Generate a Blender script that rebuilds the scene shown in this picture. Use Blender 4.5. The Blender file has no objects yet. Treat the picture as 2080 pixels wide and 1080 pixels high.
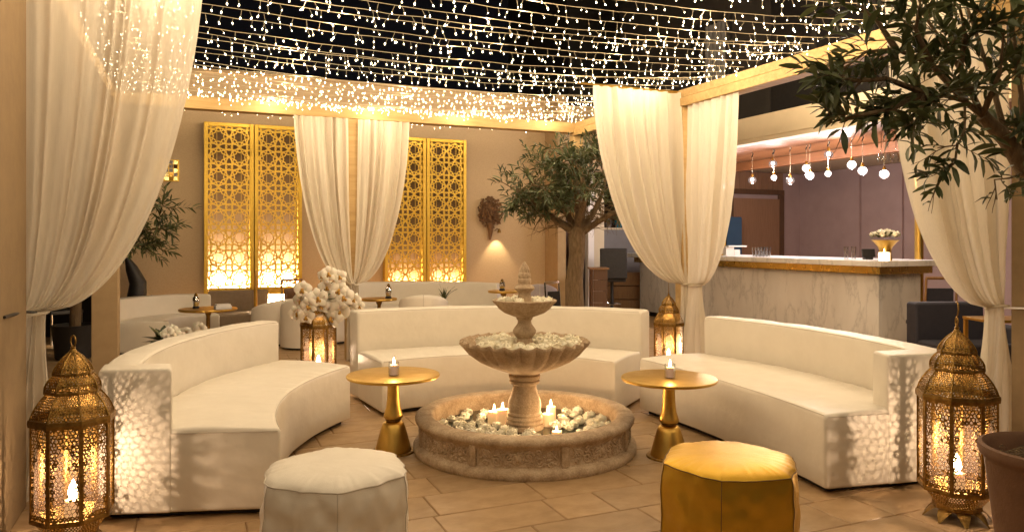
import bpy, math, random
from math import sin, cos, pi, radians, sqrt, atan2, hypot
from mathutils import Vector, Matrix, noise as mnoise

random.seed(7)
scene = bpy.context.scene
COL = scene.collection

# ------------------------------------------------------------------ camera, world, exposure
F, CX, HY, EYE = 1500.0, 1040.0, 487.0, 1.45        # survey constants: focal (px of a 2080 wide picture), centre, horizon, eye height
YAW = math.atan(0.43)
CA, SA = cos(YAW), sin(YAW)
cam_d = bpy.data.cameras.new('camera'); cam = bpy.data.objects.new('camera', cam_d); COL.objects.link(cam)
cam.location = (0, 0, EYE); cam.rotation_euler = (pi / 2, 0, -YAW)
cam_d.sensor_width = 36.0; cam_d.lens = 36.0 * F / 2080.0
cam_d.shift_y = -(540.0 - HY) / 2080.0
cam_d.clip_start = 0.05; cam_d.clip_end = 300.0
scene.camera = cam

world = bpy.data.worlds.new('World'); scene.world = world; world.use_nodes = True
bg = world.node_tree.nodes['Background']
bg.inputs['Color'].default_value = (0.55, 0.50, 0.55, 1); bg.inputs['Strength'].default_value = 0.006
scene.view_settings.view_transform = 'Standard'; scene.view_settings.look = 'None'
scene.view_settings.exposure = 0.27; scene.view_settings.gamma = 1.0
try: scene.view_settings.use_curve_mapping = False
except Exception: pass
scene.cycles.use_denoising = True
scene.cycles.max_bounces = 8; scene.cycles.diffuse_bounces = 4; scene.cycles.glossy_bounces = 4
scene.cycles.transmission_bounces = 6; scene.cycles.transparent_max_bounces = 12
scene.cycles.sample_clamp_indirect = 2.5; scene.cycles.sample_clamp_direct = 0.0
scene.cycles.caustics_reflective = False; scene.cycles.caustics_refractive = False

STRING_W = 3.7            # watts of one lamp of the string lights
WARM = (1.0, 0.74, 0.42); CANDLE = (1.0, 0.62, 0.30); LED = (1.0, 0.755, 0.475); COOL = (1.0, 0.87, 0.84)

# ------------------------------------------------------------------ survey helpers (plan metres: X right of, Y ahead of the tripod)
def P(X, Y, z=0.0):
    return Vector((X * CA + Y * SA, -X * SA + Y * CA, z))
def at(px, py, Y):
    return P((px - CX) / F * Y, Y, EYE + (HY - py) * Y / F)
def on(px, py, z):
    Y = (EYE - z) * F / (py - HY)
    return P((px - CX) / F * Y, Y, z)
def lerp(a, b, t): return a + (b - a) * t
def smooth(t): t = max(0, min(1, t)); return t * t * (3 - 2 * t)
def lcg(seed):
    r = random.Random(seed); return r

# ------------------------------------------------------------------ mesh builder
class MB:
    def __init__(self): self.v = []; self.f = []; self.s = []
    def add(self, vs, fs, sm=False):
        b = len(self.v); self.v.extend(tuple(x) for x in vs)
        for f in fs: self.f.append([i + b for i in f]); self.s.append(sm)
        return self
    def box(self, c, size, rz=0.0, tilt=None):
        sx, sy, sz = [a / 2 for a in size]
        vs = []
        R = Matrix.Rotation(rz, 3, 'Z')
        if tilt is not None: R = R @ tilt
        for dx in (-1, 1):
            for dy in (-1, 1):
                for dz in (-1, 1): vs.append(Vector(c) + R @ Vector((dx * sx, dy * sy, dz * sz)))
        return self.add(vs, [(0, 1, 3, 2), (4, 6, 7, 5), (0, 4, 5, 1), (2, 3, 7, 6), (0, 2, 6, 4), (1, 5, 7, 3)])
    def bb(self, x0, x1, y0, y1, z0, z1):
        return self.box(((x0 + x1) / 2, (y0 + y1) / 2, (z0 + z1) / 2), (abs(x1 - x0), abs(y1 - y0), abs(z1 - z0)))
    def bar(self, p, q, w, d, up=Vector((0, 0, 1))):
        p = Vector(p); q = Vector(q); t = (q - p).normalized(); a = t.cross(up)
        if a.length < 1e-5: a = t.cross(Vector((1, 0, 0)))
        a.normalize(); b = a.cross(t).normalized()
        vs = []
        for o in (p, q):
            for i, j in ((-1, -1), (1, -1), (1, 1), (-1, 1)): vs.append(o + a * (i * w / 2) + b * (j * d / 2))
        return self.add(vs, [(3, 2, 1, 0), (4, 5, 6, 7), (0, 1, 5, 4), (1, 2, 6, 5), (2, 3, 7, 6), (3, 0, 4, 7)])
    def tube(self, pts, r, n=8, cap=True, sm=True, closed=False):
        pts = [Vector(p) for p in pts]; m = len(pts)
        rad = r if isinstance(r, (list, tuple)) else [r] * m
        vs = []; prev = None
        for i, p in enumerate(pts):
            if closed: t = pts[(i + 1) % m] - pts[i - 1]
            else: t = pts[min(i + 1, m - 1)] - pts[max(i - 1, 0)]
            if t.length < 1e-9: t = Vector((0, 0, 1))
            t.normalize()
            if prev is None:
                a = t.cross(Vector((0, 0, 1)))
                if a.length < 1e-3: a = t.cross(Vector((1, 0, 0)))
            else: a = prev - t * prev.dot(t)
            if a.length < 1e-6: a = t.cross(Vector((0.3, 1, 0.2)))
            a.normalize(); prev = a; b = t.cross(a)
            for k in range(n): vs.append(p + (a * cos(2 * pi * k / n) + b * sin(2 * pi * k / n)) * rad[i])
        fs = []
        for i in range(m if closed else m - 1):
            for k in range(n):
                j = (i + 1) % m
                fs.append((i * n + k, i * n + (k + 1) % n, j * n + (k + 1) % n, j * n + k))
        self.add(vs, fs, sm)
        if cap and not closed:
            b0 = len(self.v) - len(vs)
            self.f.append([b0 + k for k in range(n)][::-1]); self.s.append(False)
            self.f.append([b0 + (m - 1) * n + k for k in range(n)]); self.s.append(False)
        return self
    def lathe(self, prof, n=48, c=(0, 0, 0), sm=True, mod=None, phase=0.0):
        vs = []; c = Vector(c)
        for i, (r, z) in enumerate(prof):
            for k in range(n):
                a = 2 * pi * k / n + phase; rr, zz = (r, z) if mod is None else mod(r, z, a, i)
                vs.append(c + Vector((rr * cos(a), rr * sin(a), zz)))
        fs = []
        for i in range(len(prof) - 1):
            for k in range(n):
                fs.append((i * n + k, i * n + (k + 1) % n, (i + 1) * n + (k + 1) % n, (i + 1) * n + k))
        if prof[0][0] > 1e-4: fs.append(tuple(range(n))[::-1])
        if prof[-1][0] > 1e-4: fs.append(tuple((len(prof) - 1) * n + k for k in range(n)))
        return self.add(vs, fs, sm)
    def ball(self, c, r, nu=10, nv=6, M=None):
        rr = r if isinstance(r, (tuple, list)) else (r, r, r)
        vs = []; c = Vector(c)
        for i in range(nv + 1):
            th = pi * i / nv
            for k in range(nu):
                a = 2 * pi * k / nu
                q = Vector((rr[0] * sin(th) * cos(a), rr[1] * sin(th) * sin(a), rr[2] * cos(th)))
                vs.append(c + (M @ q if M is not None else q))
        fs = [((i + 1) * nu + k, (i + 1) * nu + (k + 1) % nu, i * nu + (k + 1) % nu, i * nu + k) for i in range(nv) for k in range(nu)]
        return self.add(vs, fs, True)
    def grid(self, pts, sm=True):                     # pts[i][j]
        n = len(pts); m = len(pts[0]); vs = [p for row in pts for p in row]
        fs = [(i * m + j, i * m + j + 1, (i + 1) * m + j + 1, (i + 1) * m + j) for i in range(n - 1) for j in range(m - 1)]
        return self.add(vs, fs, sm)
    def xf(self, M, start=0):
        for i in range(start, len(self.v)): self.v[i] = tuple(M @ Vector(self.v[i]))
        return self
    def mesh(self, name, mat, sharp=40):
        me = bpy.data.meshes.new(name); me.from_pydata(self.v, [], self.f); me.update()
        me.polygons.foreach_set('use_smooth', self.s)
        if any(self.s) and sharp:
            try: me.set_sharp_from_angle(angle=radians(sharp))
            except Exception: pass
        if mat is not None: me.materials.append(mat)
        return me

# ------------------------------------------------------------------ object helpers
def tag(o, label=None, cat=None, group=None, kind=None):
    if label: o['label'] = label
    if cat: o['category'] = cat
    if group: o['group'] = group
    if kind: o['kind'] = kind
    return o
def thing(name, label, cat, loc=(0, 0, 0), rz=0.0, group=None):
    o = bpy.data.objects.new(name, None); COL.objects.link(o)
    o.empty_display_size = 0.1; o.location = loc; o.rotation_euler = (0, 0, rz)
    return tag(o, label, cat, group)
def part(name, mb, mat, parent=None, world=False, bevel=0.0, seg=3, sharp=40, label=None, kind=None, sub=0):
    me = mb.mesh(name, mat, sharp) if isinstance(mb, MB) else mb
    o = bpy.data.objects.new(name, me); COL.objects.link(o)
    if parent is not None:
        o.parent = parent
        if world:
            q = parent; off = Vector((0, 0, 0))
            while q is not None: off += Vector(q.location); q = q.parent
            me.transform(Matrix.Translation(-off))
    if bevel:
        md = o.modifiers.new('bevel', 'BEVEL'); md.width = bevel; md.segments = seg; md.limit_method = 'ANGLE'; md.angle_limit = radians(35)
        for p in me.polygons: p.use_smooth = True
        try: me.set_sharp_from_angle(angle=radians(180))
        except Exception: pass
        md.harden_normals = True
    if sub:
        md = o.modifiers.new('sub', 'SUBSURF'); md.levels = sub; md.render_levels = sub
    if label: o['label'] = label
    if kind: o['kind'] = kind
    return o
def single(name, mb, mat, label, cat, loc=(0, 0, 0), rz=0.0, group=None, **k):   # a thing that is one mesh
    o = part(name, mb, mat, **k); o.location = loc; o.rotation_euler = (0, 0, rz)
    return tag(o, label, cat, group)
def struct(name, mb, mat, parent=None, **k):
    o = part(name, mb, mat, parent, **k); o['kind'] = 'structure'; return o
def dup(root, loc=None, rz=None, label=None, scale=None):
    r = root.copy(); COL.objects.link(r)
    if loc is not None: r.location = loc
    if rz is not None: r.rotation_euler = (0, 0, rz)
    if label: r['label'] = label
    if scale: r.scale = (scale,) * 3
    for ch in list(root.children):
        c = ch.copy(); COL.objects.link(c); c.parent = r
        for g in ch.children:
            d = g.copy(); COL.objects.link(d); d.parent = c
    return r
def lamp(name, loc, w, col, rad=0.02, parent=None):
    d = bpy.data.lights.new(name, 'POINT'); d.energy = w; d.color = col; d.shadow_soft_size = rad
    o = bpy.data.objects.new(name, d); COL.objects.link(o); o.location = loc
    if parent is not None: o.parent = parent
    return o

# ------------------------------------------------------------------ materials
def newmat(name):
    m = bpy.data.materials.new(name); m.use_nodes = True
    return m, m.node_tree, m.node_tree.nodes['Principled BSDF']
def N(nt, t, **kw):
    n = nt.nodes.new(t)
    for k, v in kw.items():
        if k in n.inputs: n.inputs[k].default_value = v
        else: setattr(n, k, v)
    return n
def ramp(nt, stops):
    r = nt.nodes.new('ShaderNodeValToRGB'); e = r.color_ramp.elements
    while len(e) < len(stops): e.new(0.5)
    for i, (p, c) in enumerate(stops): e[i].position = p; e[i].color = (*c, 1)
    return r
def pbr(name, a, b=None, scale=8.0, rough=0.5, metal=0.0, bump=0.0, bscale=60.0, detail=6.0, stretch=None, rvar=0.0, spec=None, island=0.0, sss=0.0, coat=0.0, bump2=0.0, b2scale=6.0):
    m, nt, bs = newmat(name); L = nt.links
    tc = N(nt, 'ShaderNodeTexCoord'); vec = tc.outputs['Object']
    if stretch:
        mp = N(nt, 'ShaderNodeMapping'); mp.inputs['Scale'].default_value = stretch; L.new(vec, mp.inputs['Vector']); vec = mp.outputs['Vector']
    bs.inputs['Roughness'].default_value = rough; bs.inputs['Metallic'].default_value = metal
    if spec is not None: bs.inputs['Specular IOR Level'].default_value = spec
    if coat: bs.inputs['Coat Weight'].default_value = coat
    col = None
    if b is None: bs.inputs['Base Color'].default_value = (*a, 1)
    else:
        nz = N(nt, 'ShaderNodeTexNoise', Scale=scale, Detail=detail, Roughness=0.6); L.new(vec, nz.inputs['Vector'])
        rp = ramp(nt, [(0.3, a), (0.7, b)]); L.new(nz.outputs['Fac'], rp.inputs['Fac']); col = rp.outputs['Color']
        if rvar:
            mr = N(nt, 'ShaderNodeMapRange'); mr.inputs['To Min'].default_value = rough - rvar; mr.inputs['To Max'].default_value = rough + rvar
            L.new(nz.outputs['Fac'], mr.inputs['Value']); L.new(mr.outputs['Result'], bs.inputs['Roughness'])
        if island:
            oi = N(nt, 'ShaderNodeObjectInfo'); hv = N(nt, 'ShaderNodeHueSaturation')
            mr = N(nt, 'ShaderNodeMapRange'); mr.inputs['To Min'].default_value = 1 - island; mr.inputs['To Max'].default_value = 1 + island
            L.new(oi.outputs['Random'], mr.inputs['Value']); L.new(mr.outputs['Result'], hv.inputs['Value']); L.new(col, hv.inputs['Color']); col = hv.outputs['Color']
        L.new(col, bs.inputs['Base Color'])
    if sss:
        bs.inputs['Subsurface Weight'].default_value = sss; bs.inputs['Subsurface Radius'].default_value = (0.02, 0.012, 0.006); bs.inputs['Subsurface Scale'].default_value = 1.0
    nrm = None
    if bump:
        nz2 = N(nt, 'ShaderNodeTexNoise', Scale=bscale, Detail=4.0, Roughness=0.6); L.new(vec, nz2.inputs['Vector'])
        bp = N(nt, 'ShaderNodeBump', Strength=bump, Distance=0.01); L.new(nz2.outputs['Fac'], bp.inputs['Height']); nrm = bp
    if bump2:
        nz3 = N(nt, 'ShaderNodeTexNoise', Scale=b2scale, Detail=3.0, Roughness=0.5); L.new(vec, nz3.inputs['Vector'])
        bp2 = N(nt, 'ShaderNodeBump', Strength=bump2, Distance=0.03); L.new(nz3.outputs['Fac'], bp2.inputs['Height'])
        if nrm is not None: L.new(nrm.outputs['Normal'], bp2.inputs['Normal'])
        nrm = bp2
    if nrm is not None: L.new(nrm.outputs['Normal'], bs.inputs['Normal'])
    return m
def emis(name, col, s, sampled=True):
    m, nt, bs = newmat(name)
    bs.inputs['Base Color'].default_value = (*col, 1); bs.inputs['Emission Color'].default_value = (*col, 1); bs.inputs['Emission Strength'].default_value = s
    if not sampled:
        try: m.cycles.emission_sampling = 'NONE'
        except Exception: pass
    return m
def sheer(name, col, transp=0.12, trans=0.4):
    m, nt, bs = newmat(name); L = nt.links; nt.nodes.remove(bs)
    out = nt.nodes['Material Output']
    tc = N(nt, 'ShaderNodeTexCoord'); mp = N(nt, 'ShaderNodeMapping'); mp.inputs['Scale'].default_value = (1, 1, 0.04); L.new(tc.outputs['Object'], mp.inputs['Vector'])
    nz = N(nt, 'ShaderNodeTexNoise', Scale=180.0, Detail=3.0); L.new(mp.outputs['Vector'], nz.inputs['Vector'])
    rp = ramp(nt, [(0.3, tuple(c * 0.93 for c in col)), (0.7, col)]); L.new(nz.outputs['Fac'], rp.inputs['Fac'])
    d = N(nt, 'ShaderNodeBsdfDiffuse'); t = N(nt, 'ShaderNodeBsdfTranslucent'); tp = N(nt, 'ShaderNodeBsdfTransparent')
    L.new(rp.outputs['Color'], d.inputs['Color']); L.new(rp.outputs['Color'], t.inputs['Color'])
    m1 = N(nt, 'ShaderNodeMixShader'); m1.inputs[0].default_value = trans; L.new(d.outputs[0], m1.inputs[1]); L.new(t.outputs[0], m1.inputs[2])
    m2 = N(nt, 'ShaderNodeMixShader'); m2.inputs[0].default_value = transp; L.new(m1.outputs[0], m2.inputs[1]); L.new(tp.outputs[0], m2.inputs[2])
    L.new(m2.outputs[0], out.inputs['Surface']); return m
def glassmat(name, col=(1, 1, 1), rough=0.0, emit=0.0):
    m, nt, bs = newmat(name); bs.inputs['Base Color'].default_value = (*col, 1); bs.inputs['Roughness'].default_value = rough
    bs.inputs['Transmission Weight'].default_value = 1.0; bs.inputs['IOR'].default_value = 1.45
    if emit: bs.inputs['Emission Color'].default_value = (*COOL, 1); bs.inputs['Emission Strength'].default_value = emit
    return m

MAT = {}
MAT['leather'] = pbr('white_leather', (0.76, 0.70, 0.60), (0.70, 0.64, 0.54), 5, 0.46, 0, 0.12, 260, bump2=0.30, b2scale=5.0, rvar=0.06)
MAT['leather_far'] = pbr('cream_leather', (0.80, 0.74, 0.64), (0.74, 0.68, 0.58), 4, 0.5, 0, 0.1, 120)
MAT['taupe'] = pbr('taupe_fabric', (0.24, 0.18, 0.12), (0.20, 0.15, 0.10), 20, 0.9, 0, 0.2, 200)
MAT['lavender'] = pbr('grey_lilac_fabric', (0.42, 0.37, 0.38), (0.38, 0.33, 0.34), 20, 0.85)
MAT['gold'] = pbr('brushed_gold', (0.72, 0.47, 0.12), (0.62, 0.39, 0.09), 12, 0.34, 1.0, 0.05, 140, rvar=0.07)
MAT['band_gold'] = pbr('bar_brass', (0.58, 0.43, 0.13), (0.50, 0.36, 0.10), 12, 0.28, 1.0, 0.05, 140, rvar=0.05)
MAT['gold_leather'] = pbr('gold_leather', (0.66, 0.40, 0.045), (0.54, 0.32, 0.03), 6, 0.41, 0.84, 0.10, 220, rvar=0.05, bump2=0.08, b2scale=9)
MAT['brass'] = pbr('antique_brass', (0.38, 0.225, 0.06), (0.15, 0.085, 0.024), 25, 0.40, 0.92, 0.25, 160, rvar=0.1)
MAT['screen_gold'] = pbr('gilded_lattice', (0.78, 0.52, 0.08), (0.66, 0.42, 0.06), 30, 0.45, 0.55, 0.1, 120)
MAT['wall'] = pbr('linen_wallpaper', (0.56, 0.425, 0.265), (0.48, 0.355, 0.215), 45, 0.9, 0, 0.25, 160, stretch=(1, 1, 2.2))
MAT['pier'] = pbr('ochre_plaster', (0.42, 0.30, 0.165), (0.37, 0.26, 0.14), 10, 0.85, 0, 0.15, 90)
MAT['pier_front'] = pbr('shaded_ochre_plaster', (0.25, 0.17, 0.085), (0.21, 0.14, 0.07), 10, 0.85, 0, 0.15, 90)  # pier plaster with shade put into its colour, against the strong court strings
MAT['mauve'] = pbr('mauve_wall', (0.44, 0.315, 0.29), (0.39, 0.275, 0.25), 3, 0.85, 0, 0.1, 90)
MAT['timber'] = pbr('pale_timber', (0.56, 0.38, 0.16), (0.42, 0.27, 0.10), 6, 0.6, 0, 0.25, 50, stretch=(0.4, 4, 4))
MAT['cream'] = pbr('cream_render', (0.66, 0.56, 0.40), (0.60, 0.51, 0.36), 3, 0.7, 0, 0.08, 60)
MAT['white'] = pbr('white_paint', (0.80, 0.77, 0.76), None, rough=0.55)
MAT['redwood'] = pbr('red_brown_timber', (0.23, 0.09, 0.03), (0.16, 0.06, 0.02), 5, 0.5, 0, 0.2, 60, stretch=(8, 0.6, 8))
MAT['door'] = pbr('walnut_door', (0.33, 0.18, 0.10), (0.25, 0.135, 0.072), 7, 0.5, 0, 0.15, 60, stretch=(8, 8, 0.5))
MAT['darkwood'] = pbr('dark_wood', (0.13, 0.065, 0.032), (0.09, 0.045, 0.022), 7, 0.5, stretch=(6, 6, 0.6))
MAT['wood'] = pbr('mid_wood', (0.28, 0.15, 0.06), (0.20, 0.10, 0.04), 7, 0.5, stretch=(6, 6, 0.6))
MAT['black'] = pbr('black_leather', (0.012, 0.011, 0.012), (0.02, 0.018, 0.018), 20, 0.5, 0, 0.1, 150)
MAT['navy'] = pbr('navy_fabric', (0.022, 0.022, 0.035), (0.03, 0.028, 0.042), 20, 0.8)
MAT['chrome'] = pbr('chrome', (0.75, 0.75, 0.76), None, rough=0.12, metal=1.0)
MAT['facade'] = pbr('dark_facade', (0.030, 0.026, 0.024), (0.04, 0.034, 0.03), 2, 0.8)
MAT['bluepaint'] = pbr('blue_cabinet', (0.03, 0.075, 0.14), (0.04, 0.09, 0.16), 5, 0.4)
MAT['greycab'] = pbr('grey_cabinet', (0.22, 0.215, 0.22), (0.19, 0.185, 0.19), 4, 0.5)
MAT['terracotta'] = pbr('brown_terracotta', (0.17, 0.085, 0.045), (0.12, 0.058, 0.03), 9, 0.75, 0, 0.25, 60, bump2=0.15, b2scale=9)
MAT['soil'] = pbr('potting_soil', (0.05, 0.028, 0.012), (0.10, 0.06, 0.03), 40, 0.95, 0, 1.0, 60)
MAT['bark'] = pbr('olive_bark', (0.20, 0.135, 0.07), (0.10, 0.062, 0.03), 14, 0.9, 0, 0.8, 45, stretch=(3, 3, 0.7))
MAT['wax'] = pbr('candle_wax', (0.85, 0.74, 0.58), None, rough=0.5, sss=0.6)
def petalmat(name, a, b, tr):
    m = pbr(name, a, b, 18, 0.6, island=0.10); nt = m.node_tree; L = nt.links; bs = nt.nodes['Principled BSDF']; out = nt.nodes['Material Output']
    src = bs.inputs['Base Color'].links[0].from_socket; t = N(nt, 'ShaderNodeBsdfTranslucent'); L.new(src, t.inputs['Color'])
    mx = N(nt, 'ShaderNodeMixShader'); mx.inputs[0].default_value = tr; L.new(bs.outputs[0], mx.inputs[1]); L.new(t.outputs[0], mx.inputs[2]); L.new(mx.outputs[0], out.inputs['Surface']); return m
MAT['rose'] = petalmat('ivory_petals', (0.95, 0.92, 0.78), (0.93, 0.87, 0.68), 0.10)
MAT['orchid'] = pbr('orchid_petals', (0.85, 0.80, 0.70), (0.82, 0.74, 0.62), 25, 0.55, sss=0.15)
MAT['lip'] = pbr('orchid_lip', (0.55, 0.35, 0.06), (0.30, 0.10, 0.04), 60, 0.5)
MAT['stem'] = pbr('green_stem', (0.06, 0.085, 0.02), (0.04, 0.06, 0.015), 20, 0.5)
MAT['water'] = pbr('dark_pool_water', (0.012, 0.018, 0.012), None, rough=0.04, bump=0.08, bscale=14, spec=0.6)
MAT['dried'] = pbr('dried_brown_flowers', (0.20, 0.105, 0.045), (0.09, 0.045, 0.02), 40, 0.9, 0, 0.4, 90)
MAT['grout'] = pbr('tile_grout', (0.30, 0.18, 0.09), (0.22, 0.13, 0.06), 20, 0.9)
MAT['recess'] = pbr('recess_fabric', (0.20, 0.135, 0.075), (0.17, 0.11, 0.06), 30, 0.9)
MAT['paper'] = pbr('white_paper', (0.75, 0.72, 0.70), None, rough=0.7)
def thin_glass(name, tint=(0.95, 0.96, 0.97)):
    m, nt, bs = newmat(name); L = nt.links; nt.nodes.remove(bs); out = nt.nodes['Material Output']
    tp = N(nt, 'ShaderNodeBsdfTransparent'); tp.inputs['Color'].default_value = (*tint, 1); gl = N(nt, 'ShaderNodeBsdfGlossy'); gl.inputs['Roughness'].default_value = 0.03
    lw_ = N(nt, 'ShaderNodeLayerWeight'); lw_.inputs['Blend'].default_value = 0.5
    mx = N(nt, 'ShaderNodeMixShader'); L.new(lw_.outputs['Facing'], mx.inputs[0]); L.new(tp.outputs[0], mx.inputs[1]); L.new(gl.outputs[0], mx.inputs[2]); L.new(mx.outputs[0], out.inputs['Surface']); return m
MAT['glass'] = thin_glass('clear_glass')
MAT['frost'] = glassmat('lit_glass_globe', (1, 0.97, 0.95), 0.12, 0.15)
MAT['globe'] = glassmat('faceted_clear_globe', (1, 1, 1), 0.02, 0.06)
MAT['pane'] = sheer('lantern_pane', (0.62, 0.46, 0.38), 0.92, 0.6)
MAT['curtain'] = sheer('cream_sheer_voile', (0.78, 0.71, 0.60), 0.13, 0.36)
MAT['curtain_back'] = sheer('cream_voile', (0.84, 0.77, 0.64), 0.05, 0.30)
MAT['wire'] = pbr('clear_cable', (0.62, 0.52, 0.36), None, rough=0.4)
MAT['seam'] = pbr('seam_thread', (0.56, 0.50, 0.42), None, rough=0.8)
MAT['seam_gold'] = pbr('seam_gold_thread', (0.20, 0.11, 0.02), None, rough=0.7)
MAT['bulb'] = emis('fairy_bulb', (1.0, 0.82, 0.52), 22.0, False)
MAT['flame'] = emis('candle_flame', (1.0, 0.72, 0.36), 30.0, False)
MAT['led'] = emis('warm_led_strip', (1.0, 0.74, 0.44), 48.0)
MAT['globe_bulb'] = emis('pendant_bulb', (1.0, 0.90, 0.84), 4.0, False)
MAT['glow_wax'] = emis('glowing_wax', (1.0, 0.60, 0.28), 0.9, False)

def tilemat():
    m = pbr('sandstone_tile', (0.43, 0.285, 0.15), (0.31, 0.195, 0.095), 5.5, 0.42, 0, 0.12, 70, island=0.13, rvar=0.10, stretch=(1, 1.6, 1), bump2=0.06, b2scale=12)
    return m
MAT['tile'] = tilemat()
def stonemat():
    m, nt, bs = newmat('carved_sandstone'); L = nt.links
    tc = N(nt, 'ShaderNodeTexCoord')
    n1 = N(nt, 'ShaderNodeTexNoise', Scale=9.0, Detail=8.0, Roughness=0.7); n2 = N(nt, 'ShaderNodeTexNoise', Scale=90.0, Detail=5.0, Roughness=0.7)
    L.new(tc.outputs['Object'], n1.inputs['Vector']); L.new(tc.outputs['Object'], n2.inputs['Vector'])
    r1 = ramp(nt, [(0.25, (0.27, 0.185, 0.11)), (0.5, (0.52, 0.385, 0.25)), (0.75, (0.66, 0.53, 0.37))]); L.new(n1.outputs['Fac'], r1.inputs['Fac'])
    r2 = ramp(nt, [(0.3, (0.55, 0.52, 0.48)), (0.6, (1, 1, 1))]); L.new(n2.outputs['Fac'], r2.inputs['Fac'])
    mx = N(nt, 'ShaderNodeMix', data_type='RGBA', blend_type='MULTIPLY'); mx.inputs['Factor'].default_value = 0.7
    L.new(r1.outputs['Color'], mx.inputs['A']); L.new(r2.outputs['Color'], mx.inputs['B']); L.new(mx.outputs['Result'], bs.inputs['Base Color'])
    bs.inputs['Roughness'].default_value = 0.85
    b1 = N(nt, 'ShaderNodeBump', Strength=0.5, Distance=0.008); L.new(n2.outputs['Fac'], b1.inputs['Height'])
    b2 = N(nt, 'ShaderNodeBump', Strength=0.35, Distance=0.02); L.new(n1.outputs['Fac'], b2.inputs['Height']); L.new(b1.outputs['Normal'], b2.inputs['Normal'])
    L.new(b2.outputs['Normal'], bs.inputs['Normal']); return m
MAT['stone'] = stonemat()
def marblemat():
    m, nt, bs = newmat('veined_marble'); L = nt.links
    tc = N(nt, 'ShaderNodeTexCoord'); mp = N(nt, 'ShaderNodeMapping'); mp.inputs['Rotation'].default_value = (radians(38), radians(20), 0); mp.inputs['Scale'].default_value = (1.0, 1.0, 0.40)
    L.new(tc.outputs['Object'], mp.inputs['Vector'])
    n0 = N(nt, 'ShaderNodeTexNoise', Scale=2.2, Detail=6.0); L.new(mp.outputs['Vector'], n0.inputs['Vector'])
    wv = N(nt, 'ShaderNodeTexNoise', Scale=2.6, Detail=9.0, Roughness=0.62, Distortion=0.25); L.new(mp.outputs['Vector'], wv.inputs['Vector'])
    ab = N(nt, 'ShaderNodeMath', operation='SUBTRACT'); ab.inputs[1].default_value = 0.5; L.new(wv.outputs['Fac'], ab.inputs[0])
    a2 = N(nt, 'ShaderNodeMath', operation='ABSOLUTE'); L.new(ab.outputs[0], a2.inputs[0])
    r1 = ramp(nt, [(0.0, (0.58, 0.57, 0.56)), (0.010, (0.70, 0.69, 0.67)), (0.05, (0.80, 0.785, 0.76))]); L.new(a2.outputs[0], r1.inputs['Fac'])
    r2 = ramp(nt, [(0.3, (0.82, 0.81, 0.80)), (0.65, (1, 1, 1))]); L.new(n0.outputs['Fac'], r2.inputs['Fac'])
    mx = N(nt, 'ShaderNodeMix', data_type='RGBA', blend_type='MULTIPLY'); mx.inputs['Factor'].default_value = 1.0
    L.new(r1.outputs['Color'], mx.inputs['A']); L.new(r2.outputs['Color'], mx.inputs['B']); L.new(mx.outputs['Result'], bs.inputs['Base Color'])
    bs.inputs['Roughness'].default_value = 0.3; return m
MAT['marble'] = marblemat()
def leafmat(name, a, b, c):
    m, nt, bs = newmat(name); L = nt.links
    oi = N(nt, 'ShaderNodeObjectInfo'); tc = N(nt, 'ShaderNodeTexCoord')
    nz = N(nt, 'ShaderNodeTexNoise', Scale=7.0, Detail=2.0); L.new(tc.outputs['Object'], nz.inputs['Vector'])
    ad = N(nt, 'ShaderNodeMath', operation='ADD'); L.new(nz.outputs['Fac'], ad.inputs[0])
    mu = N(nt, 'ShaderNodeMath', operation='MULTIPLY_ADD'); mu.inputs[1].default_value = 0.5; mu.inputs[2].default_value = -0.25; L.new(oi.outputs['Random'], mu.inputs[0]); L.new(mu.outputs[0], ad.inputs[1])
    r = ramp(nt, [(0.3, a), (0.5, b), (0.72, c)]); L.new(ad.outputs[0], r.inputs['Fac'])
    L.new(r.outputs['Color'], bs.inputs['Base Color']); bs.inputs['Roughness'].default_value = 0.45
    out = nt.nodes['Material Output']; tr = N(nt, 'ShaderNodeBsdfTranslucent'); L.new(r.outputs['Color'], tr.inputs['Color'])
    mx = N(nt, 'ShaderNodeMixShader'); mx.inputs[0].default_value = 0.2; L.new(bs.outputs[0], mx.inputs[1]); L.new(tr.outputs[0], mx.inputs[2]); L.new(mx.outputs[0], out.inputs['Surface'])
    return m
MAT['leaf'] = leafmat('olive_leaf', (0.032, 0.044, 0.014), (0.080, 0.098, 0.034), (0.16, 0.18, 0.08))

MAT['leaf_frontlit'] = leafmat('olive_leaf_frontlit', (0.05, 0.065, 0.025), (0.12, 0.14, 0.06), (0.23, 0.25, 0.13))  # olive leaf for the back crown, front light lifted into its colour
# ================================================================== SETTING
# ---- floor: grout bed and its tiles
floor = struct('floor', MB().bb(-14, 20, -4, 24, -0.10, -0.006), MAT['grout'])
TW, TL, GAP = 0.315, 0.63, 0.007
def tile_mesh(w, l):
    g = MB(); a, b = l / 2, w / 2; c = 0.004
    g.add([(-a, -b, -0.02), (a, -b, -0.02), (a, b, -0.02), (-a, b, -0.02), (-a, -b, -c), (a, -b, -c), (a, b, -c), (-a, b, -c),
           (-a + c, -b + c, 0), (a - c, -b + c, 0), (a - c, b - c, 0), (-a + c, b - c, 0)],
          [(0, 1, 5, 4), (1, 2, 6, 5), (2, 3, 7, 6), (3, 0, 4, 7), (4, 5, 9, 8), (5, 6, 10, 9), (6, 7, 11, 10), (7, 4, 8, 11), (8, 9, 10, 11)])
    return g
tm_long = tile_mesh(TW - GAP, TL - GAP).mesh('tile', MAT['tile']); tm_short = tile_mesh(TW - GAP, TL / 2 - GAP).mesh('tile', MAT['tile'])
cands = []
rt = lcg(11)
row0 = P((834 - CX) / F * 3.83, 3.83).y
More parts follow.
